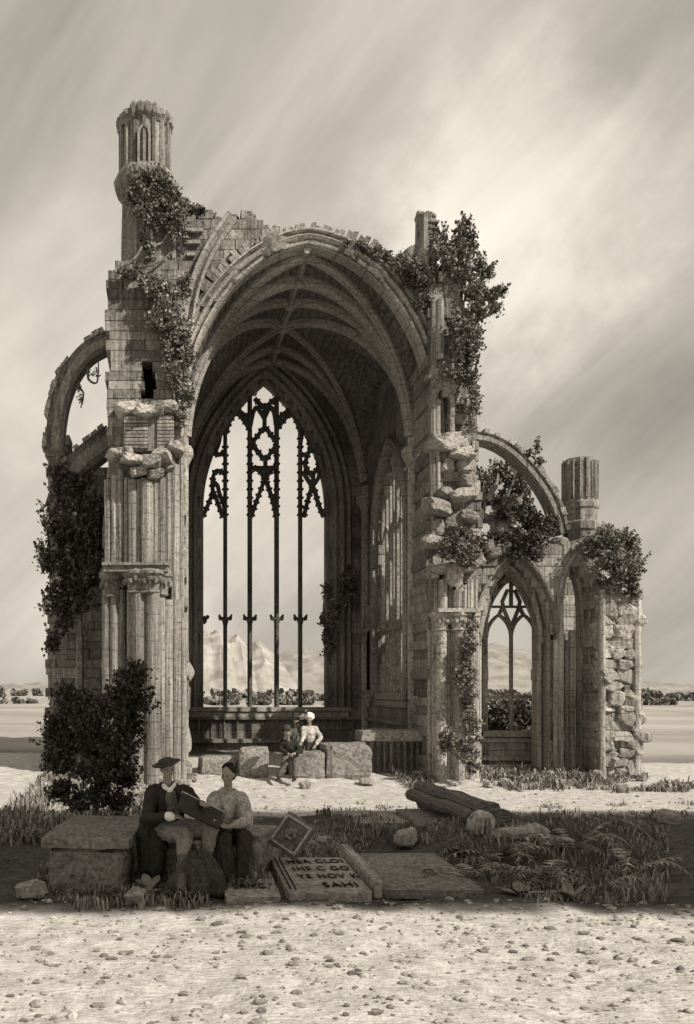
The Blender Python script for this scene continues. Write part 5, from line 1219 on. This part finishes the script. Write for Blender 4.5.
def skin_obj(name, mb, mat, parent, vox=.012, label=None, sm=4):
    o = part(name, mb, mat, parent, recalc=False, label=label)
    md = o.modifiers.new('fuse', 'REMESH'); md.mode = 'VOXEL'; md.voxel_size = vox; md.use_smooth_shade = True
    s = o.modifiers.new('soften', 'SMOOTH'); s.iterations = sm; s.factor = .5
    if mat not in ('skin', 'hair', 'leather'):
        t_ = bpy.data.textures.get('folds') or bpy.data.textures.new('folds', 'CLOUDS'); t_.noise_scale = .085; t_.noise_depth = 2
        w = o.modifiers.new('folds', 'DISPLACE'); w.texture = t_; w.strength = .045; w.mid_level = .3; w.texture_coords = 'LOCAL'
    return o
def hand(mb, w, d, up, s=1.0, curl=.6, side=1):
    """palm, four bent fingers of unequal length and a thumb; d points along the hand, up is the back of the hand"""
    w = Vector(w); d = Vector(d).normalized(); up = Vector(up).normalized(); r = d.cross(up).normalized() * side; up = r.cross(d).normalized() * side if r.cross(d).dot(up) > 0 else -r.cross(d).normalized() * side
    up = up.normalized()
    pe = w + d * .085 * s
    for k, o in enumerate((-.028, -.010, .009, .027)): cap(mb, w + r * o * .6 * s, pe + r * o * s, .016 * s, .0125 * s)
    for o, ln in ((-.029, .062), (-.010, .078), (.010, .074), (.029, .058)):
        p0 = pe + r * o * s; p1 = p0 + (d * math.cos(curl * .5) - up * math.sin(curl * .5)) * ln * .5 * s
        p2 = p1 + (d * math.cos(curl * 1.3) - up * math.sin(curl * 1.3)) * ln * .32 * s; p3 = p2 + (d * math.cos(curl * 2) - up * math.sin(curl * 2)) * ln * .25 * s
        cap(mb, p0, p1, .0095 * s, .009 * s); cap(mb, p1, p2, .009 * s, .0085 * s); cap(mb, p2, p3, .0085 * s, .007 * s)
    t0 = w + d * .025 * s - r * .026 * s; t1 = t0 + (d * .7 - r * .8 - up * .2).normalized() * .04 * s; t2 = t1 + (d * .95 - r * .2 - up * .4).normalized() * .032 * s
    cap(mb, t0, t1, .014 * s, .011 * s); cap(mb, t1, t2, .011 * s, .008 * s)
def head(mb, c, yaw=0, pitch=0, roll=0, s=1.0):
    c = Vector(c); rot = Matrix.Rotation(yaw, 3, 'Z') @ Matrix.Rotation(pitch, 3, 'X') @ Matrix.Rotation(roll, 3, 'Y')
    m = MB()
    ball(m, (0, .01, .02), (.074, .092, .094), 3); ball(m, (0, -.02, -.045), (.056, .068, .066)); ball(m, (0, -.055, -.092), (.028, .026, .022))
    cap(m, (0, -.086, .012), (0, -.107, -.024), .010, .014); ball(m, (-.011, -.098, -.028), .009); ball(m, (.011, -.098, -.028), .009)
    for sg in (-1, 1):
        ball(m, (sg * .030, -.074, .028), (.022, .014, .008)); ball(m, (sg * .043, -.066, -.018), (.02, .018, .018)); ball(m, (sg * .078, .008, -.008), (.011, .018, .028))
    ball(m, (0, -.087, -.052), (.022, .01, .006)); ball(m, (0, -.084, -.064), (.018, .01, .007))
    mb.add([c + rot @ (Vector(v) * s) for v in m.v], m.f)
    return lambda v: c + rot @ (Vector(v) * s)
def face_marks(T_, parent, s=1.0):
    mb = MB()
    for sg in (-1, 1): p = T_((sg * .030, -.084, .008)); ball(mb, p, .008 * s, 2)
    part('eyes', mb, 'letter', parent, recalc=False)
def shoe(mb, ankle, toe):
    a = Vector(ankle); t = Vector(toe); cap(mb, a, a.lerp(t, .25) + Vector((0, 0, -.03)), .05, .045); cap(mb, a.lerp(t, .2) + Vector((0, 0, -.035)), t, .045, .032)

# --- man in the flat hat, seated, holding the board
pa = thing('person', 'seated man in a wide flat hat and dark coat, holding a board on his knees', 'person', (0, 10.7, 0))
body = MB(); hc = (-.03, 10.55, 1.375)
TA = head(body, hc, yaw=R(18), pitch=R(8), s=1.05)
cap(body, (-.03, 10.6, 1.14), (-.03, 10.57, 1.31), .06, .052)
cap(body, (-.02, 10.68, 1.08), (-.03, 10.75, .66), .14, .15); cap(body, (-.17, 10.64, 1.10), (.17, 10.62, 1.09), .075, .075)
EL, HL = (-.27, 10.52, .80), (.02, 10.26, .86); ER, HR = (.32, 10.48, .90), (.36, 10.27, 1.01)
cap(body, (-.2, 10.63, 1.1), EL, .055, .042); cap(body, EL, HL, .042, .028); cap(body, (.2, 10.6, 1.09), ER, .055, .042); cap(body, ER, HR, .042, .028)
hand(body, HL, (.9, -.2, -.05), (0, -.3, .9), 1.0, .6, 1); hand(body, HR, (.45, -.55, -.25), (.2, -.4, .9), 1.0, .7, -1)
KR, KL = (.46, 10.28, .70), (.16, 10.18, .66); FR, FL = (.36, 10.12, .12), (.12, 9.80, .12)
for K, Fo, hx in ((KR, FR, .08), (KL, FL, -.1)): cap(body, (hx, 10.72, .64), K, .085, .062); cap(body, K, Fo, .058, .036)
skin_obj('body', body, 'skin', pa, .011)
face_marks(TA, pa)
coat = MB(); cap(coat, (-.02, 10.68, 1.05), (-.04, 10.77, .66), .168, .19); cap(coat, (-.18, 10.65, 1.09), (.18, 10.63, 1.08), .092, .09); cap(coat, (-.21, 10.64, 1.09), EL, .082, .066); cap(coat, EL, Vector(EL).lerp(Vector(HL), .8), .064, .05); cap(coat, (.21, 10.62, 1.08), ER, .08, .064); cap(coat, ER, Vector(ER).lerp(Vector(HR), .78), .062, .048)
cap(coat, (-.24, 10.75, .7), (-.27, 10.62, .22), .13, .10); cap(coat, (-.12, 10.7, .62), (-.16, 10.5, .2), .11, .09)
cap(coat, (-.09, 10.6, 1.16), (.04, 10.6, 1.16), .05, .05)
drape(coat, (-.02, 10.68, 1.1), (-.04, 10.77, .6), (.165, .2), 16, 1); drape(coat, (-.24, 10.75, .75), (-.27, 10.62, .15), (.13, .11), 10, 2, .02); drape(coat, (-.21, 10.64, 1.09), EL, (.08, .065), 7, 3, .012); drape(coat, (.21, 10.62, 1.08), ER, (.08, .065), 7, 4, .012)
skin_obj('coat', coat, 'coat', pa, .012, sm=2)
sh = MB(); cap(sh, (.0, 10.52, 1.12), (.05, 10.56, .82), .05, .075); cap(sh, (-.03, 10.50, 1.15), (.03, 10.5, 1.05), .03, .02); skin_obj('shirt', sh, 'grey_cloth', pa, .013)
cr_ = MB(); cap(cr_, (-.075, 10.53, 1.19), (-.01, 10.47, 1.13), .02, .02); cap(cr_, (.05, 10.52, 1.2), (.0, 10.47, 1.13), .02, .02); skin_obj('neckcloth', cr_, 'white_cloth', pa, .01)
cf = MB(); cap(cf, Vector(EL).lerp(Vector(HL), .8), Vector(EL).lerp(Vector(HL), .98), .045, .042); skin_obj('cuff', cf, 'white_cloth', pa, .01)
br = MB()
for K, hx in ((KR, .08), (KL, -.1)): cap(br, (hx, 10.74, .64), K, .12, .095); cap(br, K, Vector(K).lerp(Vector(FR if K is KR else FL), .35), .09, .07)
cap(br, (.1, 10.45, .68), (.36, 10.35, .7), .1, .1)
drape(br, (.08, 10.74, .64), KR, (.12, .1), 12, 5, .016); drape(br, (-.1, 10.74, .64), KL, (.12, .1), 12, 6, .016)
skin_obj('breeches', br, 'breeches', pa, .012, sm=2)
st_ = MB()
for K, Fo in ((KR, FR), (KL, FL)): cap(st_, Vector(K).lerp(Vector(Fo), .35), Fo, .062, .045)
skin_obj('stockings', st_, 'stocking', pa, .013)
for a_ in (((.12, 9.79, .12), (.07, 9.62, .045)), ((.36, 10.15, .12), (.38, 9.96, .045))):
    so = MB(); shoe(so, *a_); skin_obj('shoe', so, 'leather', pa, .011)
ht = MB(); m = MB()
m.lathe(0, 0, [(.02, .085), (.10, .082), (.155, .078), (.175, .072), (.165, .062), (.10, .05), (.088, .03)], 24, wob=.02); m.lathe(0, .01, [(.09, .045), (.095, .09), (.085, .115), (.05, .13), (.01, .133)], 20)
rh = Matrix.Rotation(R(-14), 3, 'Y') @ Matrix.Rotation(R(8), 3, 'X')
ht.add([Vector(TA((0, 0, 0))) + Vector((.0, .02, .0)) + rh @ Vector(v) for v in m.v], m.f); part('hat', ht, 'hat', pa, smooth=True)
hr = MB(); ball(hr, TA((0, .035, .03)), (.082, .082, .088), 3); skin_obj('hair', hr, 'hair', pa, .011)
# drawing board on his knees, its own thing
rb = Matrix.Rotation(R(26), 3, 'Y') @ Matrix.Rotation(R(28), 3, 'X')
bc = Vector((.34, 10.22, .93))
bd = thing('drawing_board', 'dark flat board slanting across the laps of the two seated figures', 'drawing board', tuple(bc))
mb = MB(); mb.box(-.26, .26, -.17, .17, -.012, .012); mb.v = [tuple(bc + rb @ Vector(v)) for v in mb.v]; part('board', mb, 'leather', bd)
mb = MB(); mb.box(-.27, .27, .165, .18, -.016, .018); mb.v = [tuple(bc + rb @ Vector(v)) for v in mb.v]; part('edge_strip', mb, 'shirt', bd)
# dark cloak heaped at his feet
mb = MB(); nseg, nr_ = 40, 14
for i in range(nr_ + 1):
    f = i / nr_; r_ = math.sin(f * math.pi / 2) ** .8
    for j in range(nseg):
        th = 2 * math.pi * j / nseg; fold = 1 + .20 * math.sin(th * 5 + f * 3) * f + .09 * math.sin(th * 11 + 1) * f + .05 * math.sin(th * 17) * f
        mb.v.append((0.30 + .30 * r_ * fold * math.cos(th) - .02 * f, 10.0 + .22 * r_ * fold * math.sin(th), .50 - .47 * f ** 1.7 + .02 * math.sin(th * 5)))
mb.f = [(i * nseg + j, (i + 1) * nseg + j, (i + 1) * nseg + (j + 1) % nseg, i * nseg + (j + 1) % nseg) for i in range(nr_) for j in range(nseg)]
o = part('cloak', mb, 'cloak', recalc=True, smooth=True); md = o.modifiers.new('thickness', 'SOLIDIFY'); md.thickness = .012
tag(o, 'dark cloak heaped over the shins of the man in the flat hat', 'cloak')
# --- companion
pb = thing('person', 'seated companion with dark cropped hair in a loose grey shirt', 'person', (.7, 10.8, 0))
body = MB(); hc = (.685, 10.6, 1.30); TB = head(body, hc, yaw=R(-30), pitch=R(12), s=1.02)
cap(body, (.69, 10.66, 1.07), (.685, 10.62, 1.22), .056, .05); cap(body, (.68, 10.72, 1.0), (.69, 10.82, .6), .13, .14); cap(body, (.53, 10.68, 1.03), (.84, 10.68, 1.01), .07, .07)
EL, HL = (.47, 10.46, .86), (.50, 10.24, .84); ER, HR = (.90, 10.52, .76), (.68, 10.28, .74)
cap(body, (.53, 10.68, 1.02), EL, .052, .04); cap(body, EL, HL, .04, .028); cap(body, (.85, 10.68, 1.0), ER, .052, .04); cap(body, ER, HR, .04, .028)
hand(body, HL, (-.2, -.7, -.1), (.1, -.2, .9), .95, .7, 1); hand(body, HR, (-.8, -.3, .05), (0, -.4, .9), .95, .6, -1)
KR, KL = (.86, 10.32, .6), (.62, 10.26, .6); FR, FL = (.80, 10.22, .12), (.60, 10.14, .12)
for K, Fo, hx in ((KR, FR, .78), (KL, FL, .6)): cap(body, (hx, 10.8, .57), K, .08, .06); cap(body, K, Fo, .056, .035)
skin_obj('body', body, 'skin', pb, .011); face_marks(TB, pb)
sh = MB(); cap(sh, (.68, 10.72, .98), (.69, 10.8, .62), .162, .175); cap(sh, (.54, 10.69, 1.01), (.83, 10.69, 1.0), .085, .085); cap(sh, (.53, 10.68, 1.01), EL, .075, .06); cap(sh, EL, Vector(EL).lerp(Vector(HL), .7), .058, .045); cap(sh, (.85, 10.68, .99), ER, .078, .068); cap(sh, ER, Vector(ER).lerp(Vector(HR), .6), .066, .05); cap(sh, (.63, 10.65, 1.1), (.74, 10.65, 1.09), .045, .045)
drape(sh, (.68, 10.7, 1.08), (.69, 10.8, .6), (.158, .185), 22, 7, .016); drape(sh, (.53, 10.68, 1.01), EL, (.075, .06), 8, 8, .012); drape(sh, (.85, 10.68, .99), ER, (.08, .07), 8, 9, .013); drape(sh, (.64, 10.66, .72), (.76, 10.66, .72), (.17, .17), 6, 10, .014)
skin_obj('shirt', sh, 'blouse', pb, .012, sm=2)
bl_ = MB(); bl_.tube([(.69 + .185 * math.cos(t * .3142), 10.78 + .185 * math.sin(t * .3142), .70) for t in range(21)], .014, 6); part('belt', bl_, 'leather', pb)
br = MB()
for K, Fo, hx in ((KR, FR, .78), (KL, FL, .6)): cap(br, (hx, 10.8, .57), K, .105, .085); cap(br, K, Vector(K).lerp(Vector(Fo), .8), .082, .06)
drape(br, (.78, 10.8, .57), KR, (.105, .085), 8, 11, .014); drape(br, KR, FR, (.082, .06), 8, 12, .013); drape(br, KL, FL, (.082, .06), 8, 13, .013)
skin_obj('trousers', br, 'coat', pb, .012, sm=2)
for a_ in ((FR, (.84, 10.02, .045)), (FL, (.58, 9.95, .045))):
    so = MB(); shoe(so, *a_); skin_obj('shoe', so, 'leather', pb, .012)
hr = MB()
ball(hr, TB((0, .032, .045)), (.086, .088, .082), 3); ball(hr, TB((0, .055, -.01)), (.076, .06, .078), 3)
for k in range(40):
    rq = random.Random(k); an = rq.uniform(0, 6.28); el = rq.uniform(.1, 1.4); ball(hr, TB((.08 * math.cos(an) * math.cos(el), .035 + .082 * math.sin(an) * math.cos(el) * (1 if math.sin(an) > 0 else .8), .05 + .075 * math.sin(el))), rq.uniform(.012, .02), 1)
part('hair', hr, 'hair', pb, smooth=True)

# --- small figures at the mouth of the choir
def standing(label, hx, hz, Y, zg, sh_w, pel, elbs, hnds, knees, feet, coatm, legm, yaw, lean=0, hat=None, skirt=None, topm=None, hairm='hair'):
    o = thing('person', label, 'person', (pel[0], pel[1], zg)); body = MB(); T_ = head(body, (hx, Y, hz), yaw=yaw, pitch=R(8))
    nb = Vector((hx * .6 + pel[0] * .4, Y * .6 + pel[1] * .4, hz - .24)); sL = nb + Vector((-sh_w, 0, -.03)); sR = nb + Vector((sh_w, 0, -.03)); pel = Vector(pel)
    cap(body, nb, (hx, Y + .01, hz - .07), .055, .05); cap(body, nb - Vector((0, 0, .1)), pel, .12, .13); cap(body, sL, sR, .065, .065)
    tm = MB(); cap(tm, nb - Vector((0, 0, .1)), pel, .15, .16 if not skirt else .13); cap(tm, sL, sR, .08, .08)
    for s_, e, h in ((sL, elbs[0], hnds[0]), (sR, elbs[1], hnds[1])):
        e = Vector(e); h = Vector(h); cap(body, s_, e, .05, .04); cap(body, e, h, .04, .027); cap(tm, s_, e, .068, .055); cap(tm, e, e.lerp(h, .8), .054, .044)
        hand(body, h, (h - e), (0, -.5, .8), .95, .6)
    for K, Fo, hp in zip(knees, feet, (-.09, .09)): cap(body, pel + Vector((hp, 0, -.05)), K, .08, .06); cap(body, K, Fo, .055, .035)
    skin_obj('body', body, 'skin', o, .014); skin_obj('bodice' if skirt else 'coat', tm, topm or coatm, o, .018, sm=3)
    if skirt:
        mb = MB(); ns_ = 28; m_ = 8; gx_, gy_ = skirt
        for i in range(m_ + 1):
            f = i / m_
            for j in range(ns_):
                th = 2 * math.pi * j / ns_; r_ = .13 + .2 * f ** .8 + .025 * f * math.sin(th * 8)
                mb.v.append((pel.x + (gx_ - pel.x) * f + r_ * math.cos(th), pel.y + (gy_ - pel.y) * f + r_ * .8 * math.sin(th), pel.z + .12 - (pel.z + .08 - zg) * f))
        mb.f = [(i * ns_ + j, (i + 1) * ns_ + j, (i + 1) * ns_ + (j + 1) % ns_, i * ns_ + (j + 1) % ns_) for i in range(m_) for j in range(ns_)]
        part('skirt', mb, legm, o, smooth=True)
    else:
        lg = MB()
        for K, Fo, hp in zip(knees, feet, (-.09, .09)): cap(lg, pel + Vector((hp, 0, -.05)), K, .105, .08); cap(lg, K, Vector(K).lerp(Vector(Fo), .2), .075, .06)
        skin_obj('breeches', lg, legm, o, .018)
        sk = MB()
        for K, Fo in zip(knees, feet): cap(sk, Vector(K).lerp(Vector(Fo), .2), Fo, .06, .045)
        skin_obj('stockings', sk, 'stocking', o, .018)
    for Fo in feet: so = MB(); shoe(so, Fo, Vector(Fo) + Vector((-.08, -.16, -.07))); skin_obj('shoe', so, 'leather', o, .016)
    hr = MB(); ball(hr, T_((0, .03, .035)), (.084, .088, .088), 2); skin_obj('hair', hr, hairm, o, .014)
    if hat == 'cap':
        m = MB(); ball(m, T_((0, .035, .045)), (.105, .10, .11), 3); ball(m, T_((0, .02, .1)), (.07, .07, .07)); skin_obj('bonnet', m, 'white_cloth', o, .015)
    elif hat:
        m = MB(); c_ = T_((0, .01, .075)); m.lathe(c_[0], c_[1], [(.15, c_[2]), (.16, c_[2] + .012), (.09, c_[2] + .02), (.085, c_[2] + .09), (.05, c_[2] + .11)], 18); part('hat', m, 'hat', o, smooth=True)
    return o
z0 = .22
standing('man in dark coat leaning on a block by the choir, legs stretched out', 2.76, 1.30, 21.25, z0, .15, (2.9, 21.55, .84), [(2.62, 21.35, .88), (3.1, 21.3, .85)], [(2.78, 21.1, .80), (2.92, 21.08, .82)], [(2.70, 21.3, .55), (2.98, 21.25, .52)], [(2.55, 21.05, .27), (2.92, 21.0, .27)], 'coat', 'grey_cloth', R(20), hat='brim')
standing('woman in a white bonnet and pale bodice standing behind the block', 3.50, 1.58, 22.62, z0, .15, (3.52, 22.66, 1.02), [(3.34, 22.5, 1.12), (3.79, 22.6, 1.1)], [(3.26, 22.4, 1.0), (3.62, 22.42, .92)], [(3.36, 22.6, .6), (3.52, 22.6, .6)], [(3.36, 22.65, .27), (3.52, 22.65, .27)], 'shirt', 'cloak', R(-25), hat='cap', skirt=(3.6, 22.72), topm='shirt')
standing('man in brimmed hat between the leaning man and the woman', 3.2, 1.52, 22.9, z0, .13, (3.2, 22.66, .95), [(2.86, 22.5, 1.05), (3.2, 22.5, 1.05)], [(2.94, 22.4, .95), (3.12, 22.4, .97)], [(2.97, 22.6, .6), (3.1, 22.6, .6)], [(2.97, 22.65, .27), (3.1, 22.65, .27)], 'stocking', 'coat', R(-20), hat='brim')
